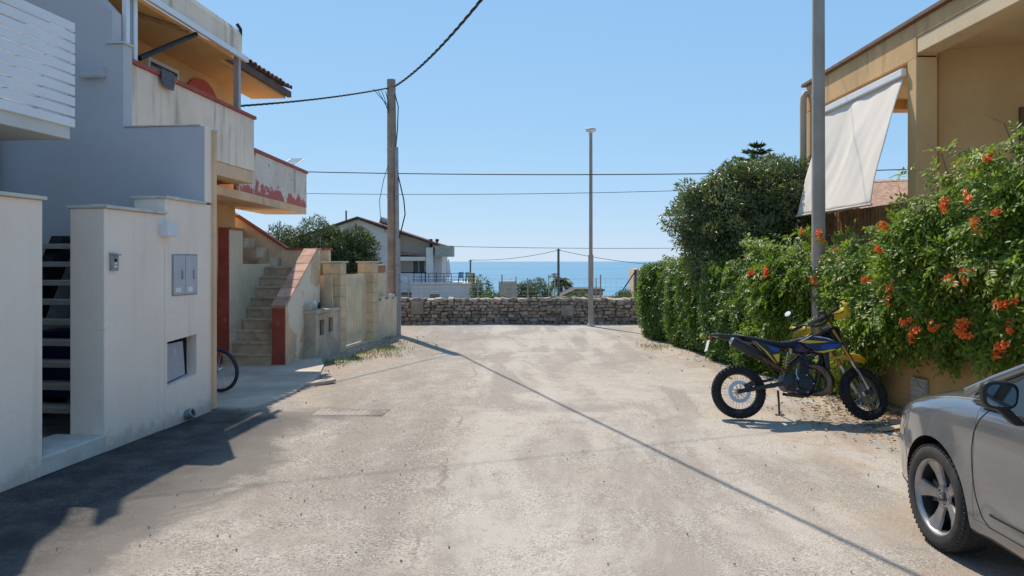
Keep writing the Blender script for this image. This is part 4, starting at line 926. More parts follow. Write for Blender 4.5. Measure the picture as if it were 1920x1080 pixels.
MB().box(9.7,10.3,-2.54,-2.5,zb+.06,zb+.86).build('yellow_panel', M('yellow panel', (.5,.4,.22), .7), H)
MB().box(6.55,7.35,-2.62,-2.58,.75,1.35).build('window', pane_mat, H)
pu = thing('parasol', 'closed cream parasol standing on the seaside house terrace', 'parasol', (-5.45,64,hz0+zb+.05))
MB().lathe([(.03,0),(.03,.5),(.14,.55),(.2,.8),(.12,1.6),(.04,2.0)], 10).build('canopy', lil_w, pu, smooth='auto'); MB().lathe([(.2,0),(.2,.06)], 12).build('base', concrete, pu)
for k, (x, c_) in enumerate(((-4.4,'blue grey'),(-3.8,'pale blue'))):
    ch = thing('terrace_chair', ['left of two folding chairs on the seaside terrace','right of two folding chairs on the seaside terrace'][k], 'chair', (x,64.2,hz0+zb+.05), 0, 'terrace chairs'); cm = M(c_+' cloth', (.2,.3,.42) if k == 0 else (.35,.45,.55), .7)
    MB().box(-.22,.22,-.2,.22,.38,.42).build('seat', cm, ch); MB().prism([(.2,.4),(.24,.4),(.38,.9),(.34,.9)], 'x', -.22, .22).build('backrest', cm, ch)
    for a in (-.2,.2):
        for b2 in (-.18,.2): MB().box(a-.02,a+.02,b2-.02,b2+.02,0,.38).build('leg', dark_metal, ch)
# low house with dark roof before the sea
LH = thing('low_house', 'low stone house with dark flat roof by the palm near the sea', 'house', (8.6,92,terrain(92)))
z_ = -1.85-terrain(92)
MB().prism([(-2.6,-.3),(2.6,-.3),(2.6,z_),(-.7,z_),(-2.6,z_-.85)], 'y', 0, 6).build('wall', M('brown grey stone', (.30,.25,.22), .9, var=.15), LH)
MB().prism([(-2.8,z_-.9),(-.75,z_+.02),(2.8,z_+.02),(2.8,z_+.22),(-.8,z_+.22),(-2.8,z_-.72)], 'y', -.3, 6.3).build('roof', M('dark roof', (.07,.055,.05), .8), LH)
MB().box(-.3,1.0,-.5,0,-.3,z_-.3).build('porch', limestone, LH); wn_ = MB().box(1.4,2.1,-.03,0,.7,1.6).build('window', pane_mat, LH)
fw = thing('field_wall', 'long pale stone field wall behind the road end wall', 'wall', (0,70,terrain(70)))
for k in range(14):
    MB().box(-4+1.6*k,-4+1.6*k+1.57,0,.3,-.2,1.15+.06*math.sin(k*2.3)).build('wall_section', limestone if k%3 else concrete, fw, bevel=.02)
cb = tag(MB().box(-.55,.55,0,.8,-.2,1.85).build('concrete_block', M('pale masonry', (.44,.38,.32), .9, var=.2), bevel=.05), 'square pale masonry block behind the middle of the stone wall', 'masonry block'); cb.location = (-.25,45,terrain(45))
# building corner at the right with diagonal strut
rb = thing('beach_hut', 'beige hut corner with diagonal strut at the right end of the stone wall', 'hut', (7.9,44,terrain(44)))
MB().box(-.55,3,0,3,-.2,1.35-terrain(44)).build('wall', limestone, rb); MB().box(-.7,-.56,-.1,.06,-.2,1.3-terrain(44)).build('post', M('dark timber', (.08,.07,.06), .8), rb)
MB().bar((-.62,-.05,1.25-terrain(44)), (-1.55,-.05,-.35-terrain(44)+.2), .07, .07).build('strut', M('blue green timber', (.04,.07,.09), .7), rb)
# wire fence just behind the stone wall
wf_ = thing('wire_fence', 'thin wire mesh fence on slim posts behind the dry stone wall', 'fence', (0,22.35,terrain(22.35)))
for k, x in enumerate((-4.3,-3.1,-1.02,-.30,.12,.47,1.10,1.28,2.52,2.65,3.65,4.7)):
    MB().lathe([(.022 if k%2 else .016,-.05),(.02 if k%2 else .015,1.45-.05*(k%3))], 6, Matrix.Translation((x,0,0))).build('post', galv, wf_)
ms = MB()
for z in (.82,.95,1.08,1.21,1.34): ms.tube([(x, 0, z+.01*math.sin(x*3)) for x in np.linspace(-6,6,25)], .0028, 4)
for x in np.arange(-6,6,.16): ms.tube([(x,0,.5),(x,0,1.34)], .0018, 3)
ms.build('wire_mesh', galv, wf_, kind='stuff')
# distant poles and wires
for (x,y,zt_,r_,lab) in ((5.35,86,3.25,.13,'distant dark pole rising above the palm'),(-4.9,88,2.0,.09,'distant thin pole above the seaside terrace')):
    t = thing('distant_pole', lab, 'utility pole', (x,y,terrain(y)), 0, 'distant poles'); MB().tube([(0,0,-.1),(0,0,zt_-terrain(y))], [r_*1.2,r_], 8).build('shaft', M('dark grey pole', (.10,.10,.10), .8), t); MB().box(-.25,.25,-.05,.05,zt_-terrain(y)-.2,zt_-terrain(y)-.12).build('crossbar', galv, t)
cable('distant wire from the dark pole down to the left thin pole', (5.35,86,3.1), (-4.9,88,1.95), .35, .03)
cable('distant wire from the dark pole down to the far right', (5.35,86,3.1), (16.5,80,1.35), .25, .03)
cable('distant level wire just above the sea horizon', (-9,80,3.45), (24,88,3.4), .15, .03)
# ------------------------------------------------------------------ small things on the ground
dl = leafmat('dry leaf', (.20,.09,.045), (.34,.20,.11), None, .7, .15)
n = 1500; y = nprng.uniform(6.2,17.8,n); near = np.interp(y,by,bz); dist = nprng.exponential(.22,n); x = xw(y)-near*.55-dist+.15
cl_ = nprng.random(n) < .55; y = np.where(cl_, nprng.normal(8.7,.75,n), y); x = np.where(cl_, 4.55-np.abs(nprng.normal(0,.55,n)), x); zz = np.full(n,.016)
litter = leaf_mesh('dry_leaves', np.stack([x,y,zz],1), np.stack([nprng.normal(0,1,n),nprng.normal(0,1,n),nprng.normal(.05,.15,n)],1), np.stack([nprng.normal(0,.3,n),nprng.normal(0,.3,n),np.ones(n)],1), nprng.uniform(.03,.075,n), nprng.uniform(.014,.035,n), dl, None, .3)
tag(litter, 'brown fallen leaves scattered along the foot of the hedge', 'leaves', kind='stuff')
gv = MB(); r5 = random.Random(3); pst = stone_mesh(77, stone_l)
pv = [v.co.copy() for v in pst.vertices]; pf = [tuple(p.vertices) for p in pst.polygons]
for k in range(420):
    u = r5.random()
    if u < .35: y_ = r5.uniform(9,18); x_ = -3.1+.13*(y_-13)+abs(r5.gauss(0,.35))
    elif u < .55: y_ = r5.uniform(5,17); x_ = xw(y_)-.5-abs(r5.gauss(0,.5))
    else: y_ = 3.6+r5.random()**1.5*14; x_ = r5.uniform(-3,3.8)
    s_ = r5.uniform(.005,.011) if u > .55 else r5.uniform(.007,.022)
    gv.add(pv, pf, Matrix.LocRotScale(Vector((x_,y_,.008+s_*.25)), Euler((r5.uniform(0,3),r5.uniform(0,3),r5.uniform(0,3))), Vector((s_,s_*1.2,s_*.8))))
tag(gv.build('gravel', stone_l), 'loose gravel scattered over the dusty road', 'gravel', kind='stuff')
gr = leafmat('verge grass', (.09,.13,.03), (.22,.22,.08), None, .6, .3); n = 2600
tufts = [(-2.55,15.2,.2,420),(-2.85,14.6,.15,180),(-2.9,13.6,.16,220),(-2.5,16.3,.2,120),(-3.0,17.4,.15,90),(-3.15,13.1,.12,180),(-2.35,14.2,.2,150),(3.0,15.6,.2,200)]
P_ = np.concatenate([np.stack([nprng.normal(a,s_,k),nprng.normal(b2,s_*1.3,k),np.full(k,.0)],1) for a,b2,s_,k in tufts]); n = len(P_)
tag(leaf_mesh('weeds', P_, np.stack([nprng.normal(0,.5,n),nprng.normal(0,.5,n),np.ones(n)],1), nprng.normal(0,1,(n,3)), nprng.uniform(.03,.11,n), nprng.uniform(.005,.012,n), gr, None), 'sparse green weeds growing along the left road edge', 'weeds', kind='stuff')
cm = M('bare cardboard', (.50,.38,.24), .85, var=.15, scale=8, stain=(.42,.31,.19))
for k, (x,y,rz,lx,lyy,lab) in enumerate(((4.05,7.95,.35,.42,.10,'long wooden offcut lying by the front wheel of the motorbike'),(4.32,8.25,-.3,.30,.22,'scrap of cardboard lying against the ochre wall foot'),(3.95,8.2,.1,.22,.05,'short wooden stick lying beside the motorbike'))):
    o = tag(MB().prism([(-lx/2,-lyy/2),(lx/2,-lyy*.4),(lx*.46,lyy/2),(-lx*.45,lyy*.45)], 'z', 0, .014).build('wood_scrap', cm, bevel=.002), lab, 'scrap'); o.location = (x,y,.02); o.rotation_euler = (R(3),R(-2),rz)
dc = thing('drain_cover', 'dusty ribbed drain cover set in the road on the left', 'drain cover', (-1.92,8.92,-.0045), R(-3))
rust = M('dusty iron', (.20,.172,.145), .92, var=.2, scale=5, stain=(.34,.29,.245), st=(.42,.6), sscale=2)
MB().box(-.42,.42,-.2,.2,-.01,.004).build('plate', rust, dc)
for k in range(12): MB().box(-.385+.067*k,-.345+.067*k,-.17,.17,.0042,.0065).build('rib', rust, dc)
ks = tag(MB().prism([(-.22,-.08),(.02,-.11),(.24,-.03),(.2,.09),(-.05,.06),(-.2,.1)], 'z', -.01, .045).build('broken_kerb_stone', concrete, bevel=.012), 'broken flat stone at the edge of the left pavement', 'stone'); ks.location = (-2.82,10.95,.008); ks.rotation_euler = (R(2),R(-3),.5)
# ------------------------------------------------------------------ motorbike (x forward, y left)
def paint(name, col, rough=.35, metal=0, coat=.3): return M(name, col, rough, metal, var=.06, scale=6, bmp=.04, coat=coat)
mk = paint('black plastic', (.012,.012,.014), .42); mblue = paint('blue plastic', (.012,.05,.26)); mnavy = paint('dark navy plastic', (.008,.012,.045)); myel = paint('yellow plastic', (.62,.42,.02)); mgold = M('gold fork', (.40,.22,.07), .4, .8, var=.06, bmp=0)
msil = M('silver alloy', (.55,.55,.56), .3, .9, var=.1, bmp=.05); mdk = M('engine grey', (.05,.05,.055), .45, .6, var=.2, scale=20, bmp=.2); mpipe = M('heat tinted pipe', (.16,.10,.07), .35, .9, var=.3, scale=9, bmp=.05); mrim = M('black rim', (.03,.03,.03), .35, .4, bmp=0)
RY = Matrix.Rotation(R(90),4,'X')      # lathe axis z -> -y
def spoked_wheel(parent, name, ctr, S=None, r=.302, tw=.118, rim=.215, disc=.125, disc_side=-1, tread=38, spokes=32, rim_m=mrim, tyre_m=black_rub):
    X = (S if S is not None else Matrix.Identity(4)) @ Matrix.Translation(ctr) @ RY
    w_ = MB().lathe([(.02,-.05),(.032,-.05),(.026,-.02),(.026,.02),(.032,.05),(.02,.05)], 18, X).build(name, msil, parent, smooth='auto')
    h = tw/2
    MB().lathe([(rim-.004,-h*.55),(rim+.02,-h*.8),(r-.045,-h),(r-.018,-h*.82),(r-.006,-h*.4),(r-.004,0),(r-.006,h*.4),(r-.018,h*.82),(r-.045,h),(rim+.02,h*.8),(rim-.004,h*.55)], 48, X, caps=False).build('tyre', tyre_m, w_, smooth=True)
    if tread:
        t = MB()
        for k in range(tread):
            a = 2*math.pi*k/tread
            for (o_, q, wz) in ((0,0,.3),(.6,.5,.26),(-.6,.5,.26)):
                Mx = X @ Matrix.Rotation(a+q*2*math.pi/tread,4,'Z') @ Matrix.Translation((r-.012-.008*abs(o_),0,o_*h)); t.box(-.012,.012,-.014,.014,-h*wz,h*wz,Mx)
        t.build('tread_blocks', tyre_m, w_, kind='stuff')
    MB().lathe([(rim-.014,-h*.5),(rim+.002,-h*.58),(rim,-h*.3),(rim-.012,0),(rim,h*.3),(rim+.002,h*.58),(rim-.014,h*.5),(rim-.022,0),(rim-.014,-h*.5)], 48, X, caps=False).build('rim', rim_m, w_, smooth='auto')
    s_ = MB()
    for k in range(spokes):
        a = 2*math.pi*k/spokes; b_ = a + (.35 if k%4 < 2 else -.35); z0 = .04*(1 if k%2 else -1)
        s_.tube([X @ Vector((.028*math.cos(b_),.028*math.sin(b_),z0)), X @ Vector(((rim-.012)*math.cos(a),(rim-.012)*math.sin(a),0))], .0022, 4)
    s_.build('spokes', msil, w_, kind='stuff')
    if disc:
        zd = -disc_side*-1*.0
        d = MB(); zc = .062*(1 if disc_side < 0 else -1); seg = 40
        ring = [(disc-.042,zc-.002),(disc,zc-.002),(disc,zc+.002),(disc-.042,zc+.002),(disc-.042,zc-.002)]
        d.lathe(ring, seg, X, caps=False)
        for k in range(5):
            a = 2*math.pi*k/5; d.bar(X @ Vector((.03*math.cos(a),.03*math.sin(a),zc)), X @ Vector(((disc-.04)*math.cos(a+.3),(disc-.04)*math.sin(a+.3),zc)), .014, .004)
        d.build('brake_disc', msil, w_, smooth='auto')
    return w_
def loft(secs, n=12):
    """secs: (x, z_top, z_bot, half width) -> rounded tube along x"""
    m = MB()
    for (x,zt,zb_,hw) in secs:
        zc=(zt+zb_)/2; hh=(zt-zb_)/2
        for k in range(n):
            a = 2*math.pi*k/n; ca,sa = math.cos(a),math.sin(a); e=.6
            m.v.append((x, hw*math.copysign(abs(ca)**e,ca), zc+hh*math.copysign(abs(sa)**e,sa)))
    for i in range(len(secs)-1):
        for k in range(n): m.f.append((i*n+k,i*n+(k+1)%n,(i+1)*n+(k+1)%n,(i+1)*n+k))
    m.f += [tuple(range(n)), tuple(range((len(secs)-1)*n,len(secs)*n))]; return m
mt = thing('motorbike', 'black blue and yellow off road motorbike on its side stand by the hedge', 'motorbike', (2.58,8.46,.012)); mt.rotation_euler = (R(-12),0,R(-4))
LEAN = R(-12)
sa_top, sa_ax = Vector((.985,0,1.02)), Vector((1.385,0,.30)); ax_ = (sa_top-sa_ax).normalized()
S = Matrix.Translation(sa_top) @ Matrix.Rotation(R(24),4,ax_) @ Matrix.Translation(-sa_top)
spoked_wheel(mt, 'rear_wheel', (0,0,.305)); spoked_wheel(mt, 'front_wheel', (1.385,0,.30), S, .30, .105, .215, .12, -1)
def sp(p): return S @ Vector(p)
for s in (-1,1):
    y = .092*s; a = sa_top + Vector((.02,y,.06)); b2 = sa_ax + Vector((.02,y,0)); mid = a.lerp(b2,.56)
    MB().tube([sp(a),sp(mid)], .024, 12).build('fork_tube', mgold, mt, smooth='auto'); MB().tube([sp(mid),sp(b2)], [.019,.019], 12).build('fork_slider', msil, mt, smooth='auto'); MB().tube([sp(b2+Vector((-.01,0,.05))),sp(b2+Vector((0,0,-.025)))], .027, 10).build('axle_clamp', mdk, mt, smooth='auto')
for t_ in (.04,.28): c_ = sa_top.lerp(sa_ax,t_); MB().add([(-.05,-.12,-.016),(.05,-.12,-.016),(.05,.12,-.016),(-.05,.12,-.016),(-.05,-.12,.016),(.05,-.12,.016),(.05,.12,.016),(-.05,.12,.016)], [(0,3,2,1),(4,5,6,7),(0,1,5,4),(1,2,6,5),(2,3,7,6),(3,0,4,7)], S @ Matrix.Translation(c_) @ Matrix.Rotation(R(-28),4,'Y')).build('triple_clamp', mdk, mt, bevel=.005)
hb = [(.90,.40,1.135),(.935,.24,1.15),(.985,.09,1.09),(.99,0,1.085),(.985,-.09,1.09),(.935,-.24,1.15),(.90,-.40,1.135)]
hbar = MB().tube([sp(p) for p in hb], .013, 10).build('handlebar', mdk, mt, smooth='auto'); MB().tube([sp((.945,.15,1.135)),sp((.945,-.15,1.135))], .03, 8).build('bar_pad', mk, hbar, smooth='auto')
for s in (-1,1):
    g0, g1 = Vector((.93,.27*s,1.147)), Vector((.895,.41*s,1.133)); MB().tube([sp(g0),sp(g1)], .019, 10).build('grip', black_rub, hbar, smooth='auto')
    MB().tube([sp((.96,.22*s,1.14)),sp((1.01,.30*s,1.125)),sp((.985,.40*s,1.12))], .007, 6).build('lever', mdk, hbar)
    gd = MB(); col = [(1.00,.20),(1.055,.28),(1.06,.36),(1.0,.44),(.93,.45)]
    for (x,y) in col: gd.v += [tuple(sp((x,y*s,1.20))), tuple(sp((x+.012,y*s,1.15))), tuple(sp((x,y*s,1.075)))]
    for i in range(len(col)-1): gd.f += [(i*3,i*3+3,i*3+4,i*3+1),(i*3+1,i*3+4,i*3+5,i*3+2)]
    gu = gd.build('hand_guard', myel, mt, smooth=True); so = gu.modifiers.new('t','SOLIDIFY'); so.thickness = .006
mr = MB().tube([sp((.92,.30,1.15)),sp((.90,.34,1.24)),sp((.86,.38,1.31))], .006, 6).build('mirror_stalk', mdk, mt); MB().lathe([(.001,-.012),(.03,-.01),(.04,.0),(.038,.006),(.001,.007)], 20, S @ Matrix.Translation((.85,.38,1.33)) @ Matrix.Rotation(R(-60),4,'Y') @ Matrix.Rotation(R(25),4,'X'), caps=False).build('mirror', M('mirror back',(.36,.38,.42),.4), mr, smooth='auto')
# headlight mask and front mudguard
mask = MB().prism([(1.06,.80),(1.17,.86),(1.16,1.04),(1.04,1.08),(1.0,.95)], 'y', -.09, .09, S).build('headlight_mask', mk, mt, bevel=.03); MB().lathe([(.055,0),(.05,.012)], 16, S @ Matrix.Translation((1.165,0,.93)) @ Matrix.Rotation(R(90),4,'Y')).build('headlight', glass_mat('lamp glass',(.5,.5,.5),.05), mask)
fd = MB(); prof = [(1.06,.70,.07),(1.16,.74,.085),(1.30,.755,.09),(1.40,.74,.075),(1.47,.715,.05),(1.51,.695,.025)]
for (x,z,hw) in prof: fd.v += [tuple(sp((x,-hw,z-.035))), tuple(sp((x,-hw*.6,z))), tuple(sp((x,0,z+.012))), tuple(sp((x,hw*.6,z))), tuple(sp((x,hw,z-.035)))]
for i in range(len(prof)-1):
    for k in range(4): fd.f.append((i*5+k,i*5+k+1,i*5+5+k+1,i*5+5+k))
fo = fd.build('front_mudguard', myel, mt, smooth=True); so = fo.modifiers.new('t','SOLIDIFY'); so.thickness = .005
# seat and tail
loft([(-.30,.960,.948,.02),(-.27,.968,.938,.045),(-.18,.968,.918,.065),(-.02,.955,.895,.085),(.08,.94,.885,.09)]).build('rear_mudguard', mk, mt, smooth=True)
loft([(.02,.962,.90,.06),(.1,.95,.87,.095),(.3,.905,.83,.115),(.48,.878,.80,.12),(.6,.892,.80,.11),(.72,.93,.82,.09),(.80,.945,.86,.06)]).build('seat', M('black seat cover', (.014,.016,.03), .6, bmp=.2, bscale=200), mt, smooth=True)
loft([(.62,.90,.74,.09),(.74,.935,.72,.115),(.88,.945,.73,.12),(.98,.92,.78,.09)]).build('fuel_tank', mnavy, mt, smooth=True)
def panel(name, poly, y0, y1, mat, parent=mt, bev=.006):
    out = []
    for s in (-1,1):
        m = MB(); n = len(poly); cx = sum(p[0] for p in poly)/n; cz = sum(p[1] for p in poly)/n
        m.v = [(x,s*y0,z) for x,z in poly]+[(cx+(x-cx)*.93,s*y1,cz+(z-cz)*.93) for x,z in poly]
        m.f = [tuple(range(n)),tuple(range(n,2*n))]+[(i,(i+1)%n,n+(i+1)%n,n+i) for i in range(n)]
        out.append(m.build(name, mat, parent, bevel=bev))
    return out
panel('radiator_shroud', [(.66,.865),(.80,.945),(.92,.94),(1.06,.89),(1.17,.845),(1.10,.785),(.92,.735),(.84,.755),(.74,.80)], .10, .165, mnavy)
panel('blue_graphic', [(.90,.83),(1.02,.845),(1.15,.845),(1.09,.80),(.95,.775),(.89,.79)], .160, .171, mblue, bev=.002)
panel('yellow_graphic', [(.68,.858),(.74,.885),(.90,.875),(1.02,.868),(.90,.855),(.76,.845)], .156, .168, myel, bev=.002)
panel('yellow_graphic', [(.84,.757),(.92,.738),(1.08,.783),(1.03,.79),(.92,.765)], .160, .1715, myel, bev=.002)
panel('pale_graphic', [(.80,.925),(.95,.905),(1.06,.872),(1.0,.905),(.88,.93)], .150, .1655, M('pale grey vinyl',(.5,.52,.5),.4), bev=.001)
panel('radiator_guard', [(.97,.78),(1.04,.79),(1.02,.66),(.99,.65)], .08, .11, myel, bev=.004)
panel('side_panel', [(.13,.90),(.26,.865),(.48,.80),(.47,.76),(.44,.60),(.40,.60),(.24,.78)], .085, .135, mk)
panel('blue_graphic', [(.30,.835),(.45,.785),(.44,.75),(.37,.755)], .131, .139, mblue, bev=.002)
panel('yellow_graphic', [(.165,.875),(.185,.87),(.32,.75),(.42,.605),(.40,.61),(.28,.76)], .130, .1395, myel, bev=.002)
panel('yellow_graphic', [(.37,.72),(.45,.735),(.44,.64),(.42,.63)], .130, .1395, myel, bev=.002)
# exhaust
ex = MB().tube([(.25,-.165,.685),(.20,-.168,.715),(-.06,-.175,.855),(-.085,-.176,.867)], [.05,.058,.058,.05], 16).build('muffler', mk, mt, smooth='auto'); MB().tube([(-.083,-.176,.866),(-.105,-.177,.878)], [.046,.032], 14).build('end_cap', msil, ex, smooth='auto')
MB().tube([(.25,-.165,.685),(.36,-.15,.62),(.46,-.12,.56),(.56,-.09,.53)], [.022,.02,.02,.02], 10).build('mid_pipe', mpipe, mt, smooth='auto')
MB().tube([(.74,-.01,.60),(.80,-.05,.605),(.88,-.09,.585),(.95,-.11,.52),(.985,-.12,.43),(.965,-.12,.34),(.90,-.12,.295),(.78,-.12,.28)], [.022,.03,.045,.058,.060,.052,.035,.022], 14).build('expansion_chamber', mpipe, mt, smooth=True)
# engine, frame, swingarm
en = MB().lathe([(.10,-.13),(.125,-.11),(.125,.11),(.10,.13)], 24, Matrix.Translation((.70,0,.40)) @ RY).build('crankcase', mdk, mt, smooth='auto')
MB().lathe([(.085,-.12),(.10,-.11),(.10,.11),(.085,.12)], 24, Matrix.Translation((.57,0,.41)) @ RY).build('gearbox', mdk, en, smooth='auto'); MB().lathe([(.07,.13),(.065,.15),(.02,.152)], 20, Matrix.Translation((.70,0,.40)) @ RY).build('clutch_cover', mk, en, smooth='auto')
cyl = MB()
for k in range(8): cyl.box(-.062,.062,-.07,.07,.0+.024*k,.014+.024*k, Matrix.Translation((.73,0,.50)) @ Matrix.Rotation(R(14),4,'Y'))
cyl.build('cooling_fins', mdk, en, kind='stuff'); MB().box(-.045,.045,-.05,.05,-.02,.2, Matrix.Translation((.73,0,.50)) @ Matrix.Rotation(R(14),4,'Y')).build('cylinder_barrel', mdk, en)
for k in range(5): a=2*math.pi*k/5; MB().lathe([(.008,0),(.008,.008)], 6, Matrix.Translation((.70+.1*math.cos(a),-.131,.40+.1*math.sin(a))) @ RY).build('bolt', msil, en)
MB().tube([(.62,-.14,.56),(.615,-.15,.50),(.635,-.155,.44)], .009, 8).build('kick_lever', msil, mt, smooth='auto'); MB().tube([(.54,-.12,.35),(.54,-.20,.345)], .012, 8).build('foot_peg', mdk, mt); MB().tube([(.54,.12,.35),(.54,.20,.345)], .012, 8).build('foot_peg', mdk, mt)
frm = MB()
for s in (-1,1):
    frm.tube([(.96,.03*s,.90),(.80,.09*s,.78),(.60,.10*s,.62),(.50,.10*s,.45),(.52,.10*s,.33)], .02, 8); frm.tube([(.97,.02*s,.82),(.93,.06*s,.6),(.86,.09*s,.34),(.74,.09*s,.26),(.52,.10*s,.29)], .017, 8); frm.tube([(.56,.08*s,.78),(.3,.075*s,.85),(.0,.06*s,.90),(-.2,.04*s,.92)], .014, 8); frm.tube([(.48,.10*s,.50),(.25,.075*s,.74),(.02,.06*s,.88)], .012, 8)
frm.build('frame', mk, mt, smooth='auto', kind='stuff')
for s in (-1,1): MB().bar((.53,.09*s,.41), (-.02,.088*s,.305), .028, .05).build('swingarm', mk, mt, bevel=.008)
MB().bar((.36,-.1,.375), (.38,.1,.375), .06, .045).build('swingarm_brace', mk, mt); MB().bar((.05,-.105,.35), (.14,-.105,.40), .03, .06).build('brake_caliper', mdk, mt, bevel=.008)
MB().prism([(.12,.40),(.22,.43),(.42,.47),(.42,.44),(.2,.39)], 'y', .06, .09).build('chain_guard', mk, mt)
hel = [(.515+.06*t_/40*1+.035*math.cos(t_*.95), -.0+.035*math.sin(t_*.95), .50+.22*t_/40) for t_ in range(41)]; MB().tube(hel, .007, 6).build('shock_spring', myel, mt, smooth=True); MB().tube([(.51,0,.44),(.58,0,.76)], .016, 8).build('shock_absorber', msil, mt)
MB().box(.95,1.0,-.12,.12,.56,.80).build('radiator', mdk, mt, bevel=.004); MB().tube([(.98,-.05,.58),(.9,-.07,.56),(.78,-.06,.66)], .014, 8).build('coolant_hose', black_rub, mt, smooth=True)
MB().tube([(.95,-.05,1.05),(1.0,-.09,.9),(.9,-.11,.75),(.75,-.08,.7)], .005, 5).build('control_cable', black_cable, mt); MB().tube([sp((.96,-.2,1.14)),sp((1.10,-.14,1.0)),sp((1.2,-.12,.7)),sp((1.34,-.10,.34))], .005, 5).build('brake_hose', black_cable, mt)
ps = MB().bar((-.285,0,.945), (-.335,0,.80), .03, .012).build('plate_bracket', mk, mt); MB().box(-.003,.003,-.08,.08,-.13,0, Matrix.Translation((-.312,0,.89)) @ Matrix.Rotation(R(16),4,'Y')).build('number_plate', M('blank plate',(.6,.6,.58),.5), ps); MB().box(-.305,-.28,-.04,.04,.915,.94).build('tail_light', M('red lens',(.35,.01,.01),.2), mt, bevel=.004)
MB().tube([(.47,.10,.33),(.50,.20,.19),(.525,.30,.066)], [.014,.012,.012], 8).build('side_stand', mdk, mt, smooth='auto'); MB().box(.48,.58,.28,.325,.058,.068).build('stand_foot', mdk, mt)
# ------------------------------------------------------------------ bicycle half hidden behind the wall end
bc = thing('bicycle', 'old blue grey bicycle half hidden behind the white wall end', 'bicycle', (-3.93,10.05,.038), R(168)); bc.rotation_euler = (R(-6),0,R(168))
btm = M('blue grey tyre', (.05,.055,.085), .7)
spoked_wheel(bc, 'front_wheel', (0,0,.305), None, .305, .045, .272, 0, -1, 0, 28, msil, btm); spoked_wheel(bc, 'rear_wheel', (1.02,0,.305), None, .305, .045, .272, 0, -1, 0, 28, msil, btm)
bfr = paint('bicycle paint', (.05,.07,.14))
for a, b2 in (((.16,0,.80),(.40,0,.29)),((.40,0,.29),(.62,0,.80)),((.19,0,.76),(.60,0,.74)),((1.02,0,.305),(.61,0,.72)),((1.02,0,.305),(.40,0,.29))): MB().tube([a,b2], .016, 8).build('frame_tube', bfr, bc, smooth='auto')
MB().tube([(0,.05,.305),(.06,.05,.5),(.10,.0,.64),(.15,0,.88)], .014, 8).build('fork', bfr, bc); MB().tube([(0,-.05,.305),(.06,-.05,.5),(.10,-.0,.64)], .014, 8).build('fork', bfr, bc)
MB().tube([(.17,.28,.95),(.10,.12,.94),(.14,0,.90),(.10,-.12,.94),(.17,-.28,.95)], .013, 8).build('handlebar', mdk, bc, smooth=True); loft([(.52,.85,.82,.03),(.62,.87,.82,.07),(.76,.87,.82,.085)]).build('saddle', mk, bc, smooth=True); MB().lathe([(.085,-.004),(.085,.004)], 24, Matrix.Translation((.40,-.05,.29)) @ RY).build('chainring', msil, bc)
# ------------------------------------------------------------------ parked car (x right, y forward, origin under the front axle)
def car_paint():
    m, nt, b = nodes('silver grey car paint')
    c = mix(nt, noise(nt, pos(nt, obj=True), 3, 2), (.225,.23,.243), (.245,.25,.263))
    dust = ramp(nt, noise(nt, pos(nt,(1,1,2),obj=True), 2.2, 2, .5), .45, .75)
    c = mix(nt, math_n(nt, 'MULTIPLY', dust, .18), c, (.36,.33,.29)); nt.links.new(c, b.inputs['Base Color'])
    b.inputs['Metallic'].default_value = .65; b.inputs['Coat Weight'].default_value = 1.0; b.inputs['Coat Roughness'].default_value = .03
    nt.links.new(math_n(nt, 'ADD', math_n(nt,'MULTIPLY',dust,.10), .20), b.inputs['Roughness']); return m
cp = car_paint(); trim = M('black trim', (.015,.015,.016), .45, bmp=.05)
car = thing('parked_car', 'silver grey hatchback parked at the right edge of the road', 'car', (3.515,4.66,0.004), R(-.6))
Yst = [.86,.82,.70,.52,.30,.05,-.30,-.62,-.85,-1.3,-2.0,-2.7,-3.15,-3.42]
Wst = [.46,.62,.75,.825,.865,.882,.885,.885,.885,.887,.885,.875,.83,.70]
Zt  = [.67,.745,.84,.915,.98,1.035,1.08,1.06,1.01,1.00,1.01,1.03,1.0,.92]
Zs  = [.58,.65,.74,.81,.865,.915,.955,.975,.975,.975,.985,.99,.95,.85]
Zb  = [.26,.22,.20,.19,.185,.18,.18,.18,.18,.18,.18,.2,.24,.3]
secs = []
for y,w_,zt,zs_,zb_ in zip(Yst,Wst,Zt,Zs,Zb):
    half = [(0,zb_),(.80*w_,zb_),(.95*w_,zb_+.035),(.985*w_,zb_+.15),(1.0*w_,zb_+.32),(.995*w_,zs_-.16),(.972*w_,zs_-.03),(.93*w_,zs_+.025),(.80*w_,zs_+(zt-zs_)*.55),(.45*w_,zt-.012),(0,zt)]
    secs.append([(x,y,z) for x,z in half] + [(-x,y,z) for x,z in half[-2:0:-1]])
n_ = len(secs[0]); mb = MB()
for s_ in secs: mb.v += s_
for i in range(len(secs)-1):
    for k in range(n_): mb.f.append((i*n_+k,i*n_+(k+1)%n_,(i+1)*n_+(k+1)%n_,(i+1)*n_+k))
for i in (0, len(secs)-1):    # quad caps
    h = n_//2
    for k in range(h):
        a, b2, c2, d2 = i*n_+k, i*n_+k+1, i*n_+(n_-k-1)%n_, i*n_+(n_-k)%n_
        mb.f.append((a,b2,c2,d2) if k else (a,b2,c2)) if k < h-1 else mb.f.append((a,b2,d2))
tmp = mb.build('car_tmp', cp); tmp.modifiers.new('s','SUBSURF').levels = 3
cutters = []
for (yc) in (0.0,-2.62):
    for s_ in (-1,1):
        c_ = MB().lathe([(.365,-.16),(.365,.16)], 48, Matrix.Translation((s_*.86,yc,.335)) @ Matrix.Rotation(R(90),4,'Y')).build('cut', cp); cutters.append(c_)
        bo = tmp.modifiers.new('b','BOOLEAN'); bo.object = c_; bo.operation = 'DIFFERENCE'; bo.solver = 'EXACT'
